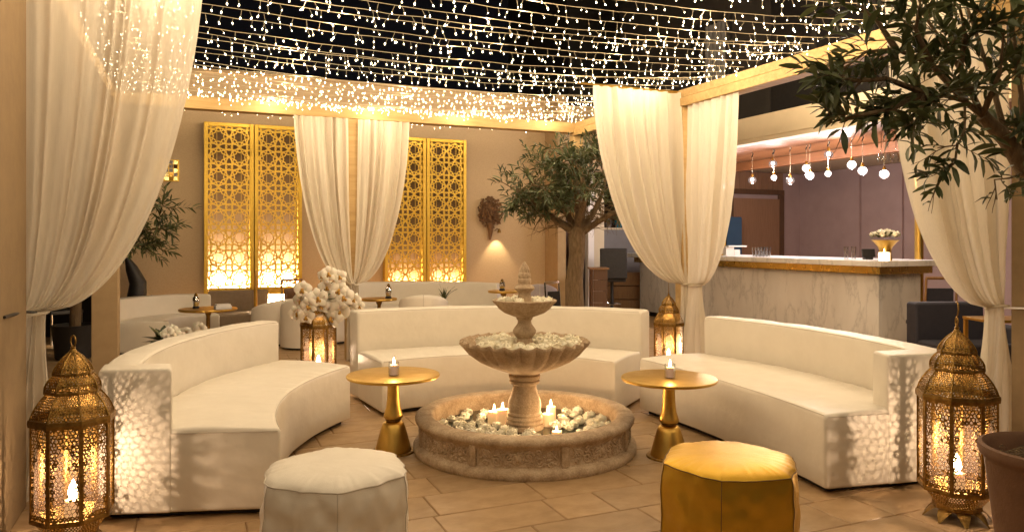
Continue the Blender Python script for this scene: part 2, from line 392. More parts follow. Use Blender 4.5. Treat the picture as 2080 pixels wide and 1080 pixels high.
for j in range(-14, 70):
    y = row0 + (j + 0.5) * TW
    x = -14 + rt.uniform(0, TL)
    while x < 19.5:
        short = rt.random() < 0.22; l = TL / 2 if short else TL
        cands.append((x + l / 2, y, short)); x += l
def tile_score(c):
    X = c[0] * CA - c[1] * SA; Y = c[0] * SA + c[1] * CA
    if Y < 1.2: return 1e9
    px = CX + F * X / Y; py = HY + F * EYE / Y
    off = max(0, -60 - px, px - 2140) + max(0, py - 1180)
    if py > 1180 or off > 0: return 1e6 + Y + off
    # behind sofas etc. the floor is hidden: prefer the open middle of the ring and the strips behind
    return Y
cands = [c for c in cands if c[1] > -3.6 and c[1] < 23.5]
cands.sort(key=tile_score)
for k, (x, y, short) in enumerate(cands[:300]):
    o = bpy.data.objects.new('tile', tm_short if short else tm_long); COL.objects.link(o); o.parent = floor
    o.location = (x, y, rt.uniform(-0.0008, 0.0008)); o.rotation_euler = (rt.uniform(-1, 1) * 0.0015, rt.uniform(-1, 1) * 0.0015, 0)
rest = MB()
for (x, y, short) in cands[300:]:
    l = (TL / 2 if short else TL) - GAP; w = TW - GAP
    rest.bb(x - l / 2, x + l / 2, y - w / 2, y + w / 2, -0.02, 0.0)
part('far_tiles', rest, MAT['tile'], floor, kind='stuff')

# ---- back wall with pier
WY = 11.92
bw = thing('back_wall', 'tan linen textured wall behind the gold lattice screens', 'wall', (2.5, WY + 0.15, 0))
part('wall_face', MB().bb(-1.05, 5.77, WY, WY + 0.3, 0, 3.95), MAT['wall'], bw, True)
part('skirting', MB().bb(-1.05, 5.768, WY - 0.02, WY, 0, 0.11), MAT['pier'], bw, True)
part('coping', MB().bb(-1.08, 5.765, WY - 0.02, WY + 0.32, 3.951, 4.0), MAT['pier'], bw, True)
wp = thing('wall_pier', 'narrow ochre pier at the right end of the tan wall, left of the olive trunk', 'pier', (5.85, 11.7, 0))
part('shaft', MB().bb(5.772, 5.93, 11.42, 12.2, 0, 3.95), MAT['pier'], wp, True)
jam = thing('door_jamb', 'white painted door jamb at the far left behind the ochre pillar', 'door frame', (-1.2, WY, 0))
part('post', MB().bb(-1.19, -1.06, WY - 0.02, WY + 0.25, 0, 3.2), MAT['white'], jam, True)
lw = thing('side_wall', 'dim brown wall far behind the left curtain', 'wall', (-5, 14.5, 0))
part('wall_face', MB().bb(-13, -1.3, 14.2, 14.5, 0, 3.6), MAT['pier'], lw, True)

# ---- passage right of the wall
pw = thing('passage_wall', 'shadowy brown wall at the back of the passage behind the tree', 'wall', (7, 16, 0))
part('wall_face', MB().bb(5.0, 8.9, 15.6, 15.8, 0, 3.0), MAT['mauve'], pw, True)
part('lintel', MB().bb(5.935, 7.3, 12.2, 12.5, 2.75, 3.95), MAT['wall'], pw, True)
dj = thing('door_frame', 'white painted door frame just right of the olive trunk', 'door frame', tuple(P(1.43, 13.6)))
part('jamb', MB().box(P(1.43, 13.6, 1.35), (0.12, 0.12, 2.7)), MAT['white'], dj, True)
part('door_panel', MB().box(P(1.60, 13.9, 1.3), (0.28, 0.05, 2.6)), MAT['cream'], dj, True)
gc = thing('back_counter', 'grey panelled counter with blue glasses behind the black bar stool', 'counter', tuple(P(2.15, 15.6)))
part('cabinet', MB().box(P(2.25, 15.6, 0.83), (1.5, 0.5, 1.66)), MAT['greycab'], gc, True)
part('counter_top', MB().box(P(2.25, 15.6, 1.68), (1.56, 0.56, 0.04)), MAT['cream'], gc, True)
bluebowl = pbr('blue_glass', (0.02, 0.16, 0.24), None, rough=0.15)
for k, (px, r, h) in enumerate(((1236, 0.07, 0.2), (1256, 0.09, 0.26), (1278, 0.1, 0.24))):
    q = P((px - CX) / F * 15.45, 15.45, 1.70)
    single('glass_jug', MB().lathe([(r * .7, 0), (r, h * .4), (r * .8, h * .8), (r * .9, h), (r * .8, h), (r * .7, h * .75), (r * .85, h * .4), (r * .6, .02)], 16), bluebowl if k else MAT['greycab'],
           ['small grey jug on the back counter, leftmost of the three vessels', 'squat blue glass jug on the back counter, middle of the three vessels', 'wider blue glass bowl on the back counter, beside the curtain'][k], 'jug', tuple(q), group='vessels on the back counter')

# ---- ochre piers that carry the front curtains
lp = thing('curtain_pier', 'broad ochre pier at the left edge carrying the front curtain', 'pillar', (-1.2, 4.4, 0))
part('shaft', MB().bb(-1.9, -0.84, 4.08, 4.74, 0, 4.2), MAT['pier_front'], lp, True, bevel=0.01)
rp_ = thing('curtain_pier', 'broad ochre pier at the right edge behind the potted olive', 'pillar', (5.2, 2.8, 0))
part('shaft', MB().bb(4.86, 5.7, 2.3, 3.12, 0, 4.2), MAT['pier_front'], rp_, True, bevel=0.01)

# ---- pergola
BZ0, BZ1 = 2.91, 3.05
pg = thing('pergola', 'pale timber pergola whose beams carry the fairy lights', 'pergola', (2, 6, 0))
part('beam', MB().bb(-0.93, 4.92, 8.94, 9.10, BZ0, BZ1), MAT['timber'], pg, True, bevel=0.008)
for z0, z1, dx in ((BZ0 - 0.04, BZ0 + 0.05, 0.0), (BZ0 + 0.053, BZ1, 0.012)):
    part('beam', MB().bb(4.76 + dx, 4.93 + dx, -3.0, 8.935, z0, z1), MAT['timber'], pg, True, bevel=0.008)
part('beam', MB().bb(-0.93, -0.77, 4.745, 8.935, BZ0, BZ1), MAT['timber'], pg, True, bevel=0.008)
part('post', MB().bb(-1.0, -0.75, 8.90, 9.14, 0, BZ0 - 0.002), MAT['pier'], pg, True, bevel=0.008)
part('post', MB().bb(1.68, 1.82, 8.95, 9.09, 0, BZ0 - 0.002), MAT['timber'], pg, True, bevel=0.008)
part('post', MB().bb(4.775, 4.915, 6.50, 6.64, 0, BZ0 - 0.044), MAT['timber'], pg, True, bevel=0.008)
part('post', MB().bb(4.775, 4.915, 8.95, 9.09, 0, BZ0 - 0.002), MAT['timber'], pg, True, bevel=0.008)
part('curtain_rod', MB().tube([(3.55, 6.57, 3.03), (4.757, 6.57, 3.03)], 0.014, 8), MAT['gold'], pg, True)
part('curtain_rod', MB().tube([(-0.835, 4.9, 3.16), (0.35, 4.9, 3.16)], 0.014, 8), MAT['gold'], pg, True)
part('curtain_rod', MB().tube([(3.8, 3.25, 3.16), (4.757, 3.25, 3.16)], 0.014, 8), MAT['gold'], pg, True)

# ---- bar: canopy, room, dark upper storey
cn = thing('bar_canopy', 'cream rendered canopy with white lip and red brown timber soffit over the bar', 'canopy', (8.4, 9, 2.9))
part('fascia', MB().bb(7.60, 7.85, 2.0, 12.9, 2.95, 3.275), MAT['cream'], cn, True)
part('ledge', MB().bb(7.585, 7.60, 2.0, 12.9, 2.95, 3.06), MAT['cream'], cn, True)
part('lip', MB().bb(7.60, 7.80, 2.0, 12.9, 2.885, 2.948), MAT['cream'], cn, True)  # white lip given the cream tone, so its shade is in the colour
for k in range(4):
    part('soffit_board', MB().bb(7.803 + k * 0.4, 8.197 + k * 0.4, 2.0, 12.85, 2.905, 2.945), MAT['redwood'], cn, True)
part('timber_beam', MB().bb(9.40, 9.56, 2.0, 12.85, 2.74, 2.90), MAT['redwood'], cn, True, bevel=0.01)
part('roof_slab', MB().bb(7.86, 13.2, 2.0, 13.2, 2.96, 3.27), MAT['cream'], cn, True)
br = thing('bar_room', 'mauve walled room behind the marble bar', 'room', (10.5, 10, 0))
part('end_wall', MB().bb(8.9, 12.7, 12.9, 13.1, 0, 2.95), MAT['mauve'], br, True)
part('rear_wall', MB().bb(12.7, 12.9, 2.0, 13.1, 0, 2.95), MAT['mauve'], br, True)
for y in (11.2, 10.2, 8.4):
    part('pilaster', MB().bb(12.64, 12.699, y, y + 0.5, 0, 2.95), MAT['mauve'], br, True)
dr = thing('wooden_door', 'tall walnut door in a dark frame behind the bar', 'door', (11.6, 12.88, 0))
x0 = 10.55; x1 = 12.25
part('door_leaf', MB().bb(x0 + 0.2, x1 - 0.2, 12.84, 12.899, 0, 2.36), MAT['door'], dr, True)
for xx in (x0 + 0.08, x1 - 0.2): part('frame_post', MB().bb(xx, xx + 0.117, 12.82, 12.899, 0, 2.45), MAT['darkwood'], dr, True)
part('frame_head', MB().bb(x0 + 0.08, x1 - 0.083, 12.815, 12.899, 2.452, 2.56), MAT['darkwood'], dr, True)
for k in range(10):
    part('cladding_board', MB().bb(x0 + 0.08 + k * 0.154, x0 + 0.228 + k * 0.154, 12.85, 12.899, 2.565, 2.94), MAT['door'], dr, True)
fr = thing('blue_cabinet', 'tall dark blue cabinet standing left of the walnut door', 'cabinet', (9.9, 12.6, 0))
part('body', MB().bb(9.35, 10.52, 12.3, 12.88, 0, 1.93), MAT['bluepaint'], fr, True, bevel=0.01)
part('door_panel', MB().bb(9.38, 9.98, 12.27, 12.298, 0.05, 1.9), MAT['bluepaint'], fr, True)
part('door_panel', MB().bb(10.12, 10.5, 12.27, 12.298, 0.05, 1.9), MAT['bluepaint'], fr, True)
part('gap', MB().bb(9.985, 10.115, 12.285, 12.298, 0.05, 1.9), MAT['black'], fr, True)
ub = thing('upper_storey', 'unlit upper storey with curtained windows above the bar canopy', 'building', (9, 8, 3.3))
part('wall_face', MB().bb(8.6, 9.0, 1.0, 14.0, 3.28, 6.6), MAT['facade'], ub, True)
for (ya, yb) in ((10.3, 11.5), (7.3, 9.4), (4.2, 6.2)):
    w = part('window', MB().bb(8.56, 8.598, ya, yb, 3.45, 5.4), MAT['black'], ub, True)
    for yy in (ya, yb - 0.09, (ya + yb) / 2): part('frame', MB().bb(8.53, 8.558, yy, yy + 0.09, 3.45, 5.4), MAT['facade'], w, True)
    if ya > 9:
        for k in range(5): part('curtain_fold', MB().tube([(8.545, ya + 0.15 + k * 0.11, 3.46), (8.545, ya + 0.15 + k * 0.11, 5.3)], 0.045, 8), MAT['greycab'], w, True)
fb = thing('far_building', 'unlit building block dimly seen through the fairy lights', 'building', tuple(P(1.6, 22)))
part('wall_face', MB().box(P(3.2, 22, 4.5), (5.5, 4, 9)), MAT['facade'], fb, True)
part('cornice', MB().box(P(3.2, 22, 7.6), (5.7, 4.2, 0.35)), MAT['facade'], fb, True)

# ---- bar counter
BX0, BX1, BY0, BY1 = 7.93, 8.68, 6.73, 12.17
bc = thing('bar_counter', 'long white marble bar counter with a brass band under its top', 'bar', ((BX0 + BX1) / 2, 9.4, 0))
npan = 5; pl = (BY1 - BY0) / npan
for k in range(npan):
    part('marble_panel', MB().bb(BX0, BX0 + 0.04, BY0 + 0.002 + k * pl, BY0 + (k + 1) * pl - 0.002, 0.09, 1.01), MAT['marble'], bc, True)
part('end_panel', MB().bb(BX0 + 0.042, BX1, BY0, BY0 + 0.04, 0.09, 1.01), MAT['marble'], bc, True)
part('core', MB().bb(BX0 + 0.045, BX1, BY0 + 0.045, BY1, 0.09, 1.0), MAT['black'], bc, True)
part('plinth', MB().bb(BX0 + 0.08, BX1 - 0.05, BY0 + 0.08, BY1 - 0.05, 0, 0.088), MAT['black'], bc, True)
part('brass_band', MB().bb(BX0 - 0.10, BX1 + 0.1, BY0 - 0.10, BY1 + 0.05, 1.02, 1.115), MAT['band_gold'], bc, True, bevel=0.006)
part('counter_top', MB().bb(BX0 - 0.20, BX1 + 0.2, BY0 - 0.2, BY1 + 0.32, 1.117, 1.19), MAT['marble'], bc, True, bevel=0.008)
pole = thing('brass_pole', 'polished brass pole rising at the right end of the bar', 'pole', tuple(P(5.43, 9.85)))
part('shaft', MB().tube([P(5.43, 9.85, 0.015), P(5.43, 9.85, 2.9)], 0.055, 16), MAT['gold'], pole, True)
part('base', MB().lathe([(0.1, 0), (0.1, 0.015), (0.06, 0.04)], 20), MAT['gold'], pole)

# ================================================================== GOLD LATTICE SCREENS
def lattice(w, h, p, bw_, bd):
    g = MB(); nx = int(round(w / p)); ny = int(round(h / p)); px_ = w / nx; py_ = h / ny
    def seg(a, b):
        # clip to the panel
        x0, y0, x1, y1 = *a, *b; t0, t1 = 0.0, 1.0; dx, dy = x1 - x0, y1 - y0
        for pp, q in ((-dx, x0), (dx, w - x0), (-dy, y0), (dy, h - y0)):
            if abs(pp) < 1e-9:
                if q < 0: return
            else:
                t = q / pp
                if pp < 0: t0 = max(t0, t)
                else: t1 = min(t1, t)
        if t1 - t0 < 0.05: return
        A = Vector((x0 + dx * t0 - w / 2, random.uniform(-.0006, .0006), y0 + dy * t0)); B = Vector((x0 + dx * t1 - w / 2, random.uniform(-.0006, .0006), y0 + dy * t1))
        g.bar(A, B, bd, bw_, Vector((0, 0, 1)) if abs((B - A).z) < 0.9 * (B - A).length else Vector((1, 0, 0)))
    for al in (radians(63), radians(36)):
     for i in range(-1, nx + 1):
         for j in range(-1, ny + 1):
             cx, cy = (i + 0.5) * px_, (j + 0.5) * py_; r = 0.5
             for k in range(8):
                 th = k * pi / 4
                 for sgn in (-1, 1):
                     t = math.tan(pi / 4) * r / (cos(al) + math.tan(pi / 4) * sin(al))
                     A = (r, 0); B = (r - t * sin(al), sgn * t * cos(al))
                     ra = (A[0] * cos(th) - A[1] * sin(th), A[0] * sin(th) + A[1] * cos(th)); rb = (B[0] * cos(th) - B[1] * sin(th), B[0] * sin(th) + B[1] * cos(th))
                     seg((cx + ra[0] * px_, cy + ra[1] * py_), (cx + rb[0] * px_, cy + rb[1] * py_))
             # corner square
             cx, cy = i * px_, j * py_; r = 0.2071; al2 = al
             for k in range(4):
                 th = pi / 4 + k * pi / 2
                 for sgn in (-1, 1):
                     tn = math.tan(pi / 4); t = tn * r / (cos(al2) + tn * sin(al2))
                     A = (r, 0); B = (r - t * sin(al2), sgn * t * cos(al2))
                     ra = (A[0] * cos(th) - A[1] * sin(th), A[0] * sin(th) + A[1] * cos(th)); rb = (B[0] * cos(th) - B[1] * sin(th), B[0] * sin(th) + B[1] * cos(th))
                     seg((cx + ra[0] * px_, cy + ra[1] * py_), (cx + rb[0] * px_, cy + rb[1] * py_))
    return g
SW, SZ0, SZ1 = 0.70, 0.68, 3.19
lat_mesh = lattice(SW - 0.11, SZ1 - SZ0 - 0.11, 0.295, 0.0135, 0.018).mesh('lattice', MAT['screen_gold'])
def screen(xc, ztop, label, watts):
    t = thing('lattice_screen', label, 'screen', (xc, WY - 0.13, SZ0), 0, 'gilded lattice screens on the tan wall')
    h = ztop - SZ0; w = SW - 0.006
    o = part('lattice', lat_mesh, None, t); o.location = (0, 0, 0.055); o.scale = (1, 1, (h - 0.11) / (SZ1 - SZ0 - 0.11))
    for sx in (-1, 1): part('frame_stile', MB().bb(sx * w / 2, sx * (w / 2 - 0.055), -0.03, 0.126, -0.06, h), MAT['screen_gold'], t, bevel=0.006)
    for z in (0, h - 0.055): part('frame_rail', MB().bb(-w / 2 + 0.056, w / 2 - 0.056, -0.028, 0.028, z, z + 0.055), MAT['screen_gold'], t, bevel=0.006)
    for x in (-0.17, 0.17): part('mullion', MB().bb(x - 0.003, x + 0.003, 0.008, 0.014, 0.056, h - 0.056), MAT['screen_gold'], t)
    part('light_strip', MB().bb(-w / 2 + 0.07, w / 2 - 0.07, 0.055, 0.085, -0.05, -0.02), led_mats[watts], t)
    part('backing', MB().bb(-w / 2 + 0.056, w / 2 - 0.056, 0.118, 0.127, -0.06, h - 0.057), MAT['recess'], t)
    part('base_rail', MB().bb(-w / 2 + 0.056, w / 2 - 0.056, -0.026, 0.04, -0.06, -0.002), MAT['screen_gold'], t, bevel=0.004)
    for sx in (-1, 1): part('wall_bracket', MB().bb(sx * 0.27 - 0.02, sx * 0.27 + 0.02, 0.031, 0.117, h * 0.8, h * 0.8 + 0.03), MAT['gold'], t)
led_mats = {0: emis('warm_led_strip', (1.0, 0.74, 0.46), 7000.0), 1: emis('dim_led_strip', (1.0, 0.68, 0.38), 800.0)}
screen(0.475, 3.19, 'tall gold lattice screen nearest the left olive branches, glowing white at its foot', 0)
screen(1.18, 3.19, 'tall glowing gold lattice screen with its right edge behind the back curtain', 0)
screen(3.17, 3.13, 'dimmer gold lattice screen with its left edge behind the back curtain', 1)
screen(3.875, 3.13, 'dimmer gold lattice screen nearest the brown dried flower wreath', 1)
# floor stand rail in front of the left pair
st = thing('brass_stand', 'slim brass stand rising to the seam of the left lattice pair', 'stand', tuple(P(-3.75, 10.8)))
part('pole', MB().tube([P(-3.75, 10.8, 0.01), P(-3.75, 10.8, 1.0)], 0.025, 10), MAT['gold'], st, True)
part('foot', MB().lathe([(0.16, 0), (0.16, 0.012), (0.03, 0.03)], 24), MAT['gold'], st)

# ---- wall ornament, small gilded panel, sconce
q = at(998, 440, 12.70)
wr = thing('wall_wreath', 'brown dried flower arrangement hung on the tan wall', 'wreath', (q.x, WY - 0.004, q.z))
g = MB(); rr = lcg(3)
for k in range(170):
    a = rr.uniform(0, 2 * pi); d = sqrt(rr.random()); x = d * cos(a) * 0.23; z = d * sin(a) * 0.27 + 0.08
    y = -0.05 - 0.09 * (1 - d * d) * rr.uniform(0.6, 1)
    s = rr.uniform(0.018, 0.038)
    n0 = len(g.v); m = 6
    for i in range(m):
        b = 2 * pi * i / m + rr.random(); tip = Vector((x + cos(b) * s, y - rr.uniform(0.0, 0.03), z + sin(b) * s)); c = Vector((x, y, z)); o_ = Vector((-sin(b), 0, cos(b))) * s * 0.35
        g.add([c, (c + tip) / 2 + o_, tip, (c + tip) / 2 - o_], [(0, 1, 2, 3)])
part('dried_flowers', g, MAT['dried'], wr, kind='stuff')
part('backing', MB().ball((0, -0.03, 0.07), (0.17, 0.028, 0.2), 14, 8), MAT['dried'], wr)
part('stems', MB().tube([(0, -0.04, -0.1), (0.01, -0.05, -0.25), (0.0, -0.04, -0.40)], [0.07, 0.045, 0.018], 8), MAT['dried'], wr)
q2 = at(1016, 468, 12.62)
sc = thing('picture_light', 'small brass spotlight beside the dried wreath washing the wall', 'wall lamp', (q2.x, WY - 0.004, q2.z))
part('arm', MB().tube([(0, 0, 0), (0, -0.10, 0.03), (0.02, -0.15, 0.01)], 0.008, 8), MAT['brass'], sc)
part('shade', MB().lathe([(0.012, 0.03), (0.03, 0.0), (0.036, -0.04), (0.03, -0.04), (0.02, 0.0)], 14, (0.02, -0.15, 0)), MAT['brass'], sc)
part('bulb', MB().ball((0.02, -0.15, -0.015), 0.016, 8, 6), MAT['globe_bulb'], sc)
sp = bpy.data.lights.new('spot', 'SPOT'); sp.energy = 18; sp.color = WARM; sp.spot_size = radians(78); sp.spot_blend = 0.6; sp.shadow_soft_size = 0.02
so = bpy.data.objects.new('spot', sp); COL.objects.link(so); so.parent = sc; so.location = (0.02, -0.15, -0.045); so.rotation_euler = (radians(14), 0, 0)
q3 = at(337, 343, 10.55)
ga = thing('gilded_plaque', 'small square gilded mosaic plaque beside the front left curtain', 'wall art', (q3.x, WY - 0.004, q3.z))
part('frame', MB().bb(-0.17, 0.17, -0.02, 0, -0.16, 0.16), MAT['screen_gold'], ga, bevel=0.004)
mosaic = [pbr('mosaic_amber', (0.5, 0.28, 0.04), None, rough=0.2, metal=0.6), pbr('mosaic_dark', (0.06, 0.03, 0.01), None, rough=0.2), pbr('mosaic_pale', (0.75, 0.6, 0.25), None, rough=0.2, metal=0.4)]
for i in range(5):
    for j in range(5):
        part('mosaic_piece', MB().box((-0.12 + 0.06 * i, -0.024, -0.12 + 0.06 * j), (0.052, 0.012, 0.052), 0, Matrix.Rotation(rr.uniform(-.15, .15), 3, 'X')), mosaic[rr.randrange(3)], ga)

# ================================================================== CURTAINS
def curtain(name, label, A, B, T, zt, ztie, zb, wt, wb, n=9, amp=0.035, mat='curtain', tdir=None, seed=1, cloth_bottom=True, tlean=None, lift=0.0):
    """A, B: ends of the heading (plan points), T: the tie point; folds run from the heading into the tie"""
    A = Vector((A[0], A[1])); B = Vector((B[0], B[1])); T = Vector((T[0], T[1]))
    d = (B - A).normalized(); nrm = Vector((-d.y, d.x)); td = d if tdir is None else Vector(tdir[:2]).normalized()
    r = lcg(seed); ph = [r.uniform(0, 6.28) for _ in range(6)]
    nu, nv, nt = 150, 72, 46
    def fold(s):
        w = s + 0.030 * sin(2 * pi * 1.9 * s + ph[0]) + 0.014 * sin(2 * pi * 5.1 * s + ph[1])
        a = 0.65 + 0.35 * sin(2 * pi * 1.7 * s + ph[2])
        return a * sin(2 * pi * n * w + ph[3]) + 0.22 * sin(2 * pi * n * 1.57 * w + ph[4])
    root = thing(name, label, 'curtain', (T.x, T.y, zb), 0, None)
    rows = []
    for i in range(nv + 1):
        t = i / nv; row = []
        g_ = 1 - sqrt(max(0.0, 1 - t ** 1.55)); g_ = min(1, g_)
        for j in range(nu + 1):
            s = j / nu
            top = A.lerp(B, s); bot = T + td * ((s - 0.5) * wt)
            dist = (top - bot).length
            sag = 0.10 * dist * sin(pi * min(1, t)) * t          # longer strands droop lower before the tie
            p = top.lerp(bot, g_)
            am = amp * (0.85 + 0.5 * sin(pi * t)) * (1 - 0.45 * smooth((t - 0.7) / 0.3))
            off = fold(s) * am + 0.02 * sin(3.1 * t + 9 * s + ph[5]) * sin(pi * t) + 0.10 * (t ** 2) * sin(pi * s) * 0.4 + 0.012 * mnoise.noise(Vector((s * 22 + seed, t * 3.0, seed))) + 0.006 * mnoise.noise(Vector((s * 9, t * 14 + s * 6, seed + 4))) * smooth(t * 1.6)
            z = lerp(zt, ztie, t) - sag + lift * s * (1 - t)
            row.append((p.x + nrm.x * off, p.y + nrm.y * off, z))
        rows.append(row)
    g = MB().grid(rows)
    part('drape', g, MAT[mat], root, True, sharp=0)
    rows = []
    for i in range(nt + 1):
        t = i / nt; row = []
        w = lerp(wt, wb, smooth(min(1, t * 1.25)) )
        c = T + (Vector(tlean[:2]) * t if tlean else Vector((0, 0)))
        for j in range(nu + 1):
            s = j / nu
            off = fold(s * 0.62 + 0.2) * (0.016 + 0.024 * smooth(t * 2)) + 0.05 * (1 - t) * sin(pi * s) - 0.012
            p = c + td * ((s - 0.5) * w)
            row.append((p.x + nrm.x * off, p.y + nrm.y * off, lerp(ztie, zb, t) + (0.012 * sin(19 * s) if i == nt else 0)))
        rows.append(row)
    part('tail', MB().grid(rows), MAT[mat], root, True, sharp=0)
    ring = []
    for k in range(20):
        a = 2 * pi * k / 20; p = T + td * (cos(a) * (wt * 0.53)) + nrm * (sin(a) * 0.055 + 0.018)
        ring.append((p.x, p.y, ztie + 0.012 * sin(a)))
    part('tieback', MB().tube(ring, 0.009, 6, closed=True), MAT[mat], root, True)
    return root
# front left
curtain('curtain', 'sheer cream curtain at the left edge tied back to the ochre pier above the lantern', (-0.95, 4.80), (0.06, 4.80), (-0.83, 4.80), 3.16, 1.05, 0.01, 0.15, 0.34, 7, 0.05, seed=2, tlean=(-0.08, 0))
# front right
curtain('curtain', 'sheer cream curtain at the right edge behind the olive branches', (5.05, 3.27), (3.93, 3.27), (4.93, 3.27), 3.16, 1.0, 0.01, 0.16, 0.36, 9, 0.05, seed=5, mat='curtain_back')
CURT = [o for o in COL.objects if o.name.startswith('curtain') and o.get('category') == 'curtain']
part('tie_cord', MB().tube([(-0.80, 4.78, 1.05), (-0.86, 4.735, 1.06), (-0.835, 4.4, 1.075), (-0.835, 4.2, 1.08)], 0.008, 6), MAT['black'], CURT[0], True)
part('tie_cord', MB().tube([(4.92, 3.2, 1.0), (4.852, 3.10, 1.01), (4.852, 2.8, 1.03), (4.852, 2.5, 1.035)], 0.007, 6), MAT['white'], CURT[1], True)
# middle right pair on the post
PX, PY = 4.845, 6.57
curtain('curtain', 'wide cream curtain left of the right pergola post, its top edge in the fairy lights', (4.80, 6.56), (3.72, 6.56), (4.775, 6.46), 3.02, 0.98, 0.01, 0.09, 0.10, 9, 0.042, 'curtain_back', seed=8)
curtain('curtain', 'narrow cream curtain hung from the beam right of the right pergola post', (4.80, 6.46), (4.80, 5.66), (4.84, 6.38), 2.885, 0.98, 0.01, 0.15, 0.3, 7, 0.034, 'curtain_back', tdir=(CA, -SA), seed=9)
# back pair
curtain('curtain', 'cream curtain left of the back post, overlapping the glowing lattice screens', (1.69, 8.90), (1.06, 8.90), (1.725, 8.90), 2.90, 0.92, 0.01, 0.075, 0.10, 6, 0.036, 'curtain_back', seed=12)
curtain('curtain', 'cream curtain right of the back post, overlapping the dimmer lattice screens', (1.81, 8.90), (2.44, 8.90), (1.775, 8.90), 2.90, 0.92, 0.01, 0.075, 0.10, 6, 0.036, 'curtain_back', seed=13)

# ================================================================== FAIRY LIGHTS
def string_light(k, a, b, sag, label, power, dens=1.0, seed=0):
    r = lcg(100 + seed); a = Vector(a); b = Vector(b); L = (b - a).length
    t_ = thing('string_light', label, 'string light', tuple(a), 0, 'fairy light strings over the seating')
    def pos(t): return a.lerp(b, t) - Vector((0, 0, sag * 4 * t * (1 - t)))
    part('cable', MB().tube([pos(i / 30) + Vector((0, 0, r.uniform(-.006, .006) if 0 < i < 30 else 0)) for i in range(31)], 0.0019, 5), MAT['wire'], t_, True)
    drops = MB(); bulbs = MB()
    n = int(L / 0.085 * dens); tm = [(k_ + 0.5 + r.uniform(-.2, .2)) / 5 for k_ in range(5)]
    for i in range(n):
        t = (i + r.uniform(0.15, 0.85)) / n; p = pos(t); m = r.choice((1, 1, 1, 1, 2, 2)); z = p.z; q = p
        for j in range(m):
            dz = r.uniform(0.012, 0.055); q2 = q + Vector((r.uniform(-.022, .022), r.uniform(-.022, .022), -dz))
            drops.tube([q, q2], 0.0009, 4, cap=False)
            tilt = Vector((r.uniform(-.5, .5), r.uniform(-.5, .5), -1)).normalized()
            s = r.choice((0.28, 0.36, 0.42, 0.55))
            bulbs.tube([q2, q2 + tilt * 0.010 * s, q2 + tilt * 0.024 * s, q2 + tilt * 0.031 * s], [0.0035 * s, 0.0075 * s, 0.0062 * s, 0.0015], 6)
            q = q2 + tilt * 0.004
    part('drop_wires', drops, MAT['wire'], t_, True, kind='stuff')
    part('bulbs', bulbs, MAT['bulb'], t_, True, kind='stuff')
    for t in (tm if power else []):
        lamp('fairy_lamp', pos(t) - a - Vector((0, 0, 0.01)), power, LED, 0.03, t_)
    return t_
bar_fill = [6.7, 5.6, 4.5, 3.4]  # strings added between beam and canopy to light the fascia and bar front
for i, y in enumerate(bar_fill):
    string_light(40 + i, (4.86, y, 3.22), (7.55, y + 0.1, 3.85), 0.08, 'short fairy light string added to light the bar and canopy, %s from the post' % ['first', 'second', 'third', 'fourth'][i], STRING_W * 4.0, 1.0, 40 + i)
for i, (y, z) in enumerate(((9.55, 3.17), (10.2, 3.24), (10.9, 3.30))):
    string_light(50 + i, (-0.95, y, z), (5.3, y + 0.05, z), 0.04, 'fairy light string behind the back beam, %s from the tan wall' % ['third', 'second', 'first'][i], STRING_W * 1.5, 1.3, 50 + i)
ys = [8.98 - 0.237 * i for i in range(25)] + [2.95 - 0.42 * i for i in range(12)]
ordw = ['first', 'second', 'third', 'fourth', 'fifth', 'sixth', 'seventh', 'eighth', 'ninth', 'tenth', 'eleventh', 'twelfth', 'thirteenth', 'fourteenth', 'fifteenth', 'sixteenth', 'seventeenth', 'eighteenth', 'nineteenth', 'twentieth', 'twenty-first', 'twenty-second', 'twenty-third', 'twenty-fourth', 'twenty-fifth']
rs = lcg(55)
for i, y in enumerate(ys):
    j = rs.uniform(-0.09, 0.09)
    if i >= 25:  # added strings, never in view, that light the sofa and pouf fronts
        string_light(i, (-3.2, y + j, 3.75), (7.2, y - j, 3.75), 0.2, 'unseen fairy light string added behind the tripod for light from the front', STRING_W * 1.8, 0.4, i); continue
    string_light(i, (-0.85, y + j * 0.5, 3.10 + rs.uniform(-.01, .02)), (4.84, y + j, 3.12 + rs.uniform(-.02, .02)), rs.uniform(0.05, 0.17) if i else 0.03,
                 'fairy light string with dangling bulbs, %s counting forward from the back beam' % ordw[i], STRING_W * (0, 0.9, 1.1, 1.2)[i] if i < 4 else STRING_W, 0.95 + (0.3 if i < 9 else 0), i)

# ================================================================== SOFAS
def arc3(p0, p1, p2):
    ax, ay = p0; bx, by = p1; cx, cy = p2
    d = 2 * (ax * (by - cy) + bx * (cy - ay) + cx * (ay - by))
    ux = ((ax * ax + ay * ay) * (by - cy) + (bx * bx + by * by) * (cy - ay) + (cx * cx + cy * cy) * (ay - by)) / d
    uy = ((ax * ax + ay * ay) * (cx - bx) + (bx * bx + by * by) * (ax - cx) + (cx * cx + cy * cy) * (bx - ax)) / d
    R = hypot(ax - ux, ay - uy); a0 = atan2(ay - uy, ax - ux); a1 = atan2(by - uy, bx - ux); a2 = atan2(cy - uy, cx - ux)
    def un(a, ref):
        while a - ref > pi: a -= 2 * pi
        while a - ref < -pi: a += 2 * pi
        return a
    a1 = un(a1, a0); a2 = un(a2, a1)
    return lambda s: (ux + R * cos(lerp(a0, a2, s)), uy + R * sin(lerp(a0, a2, s)))
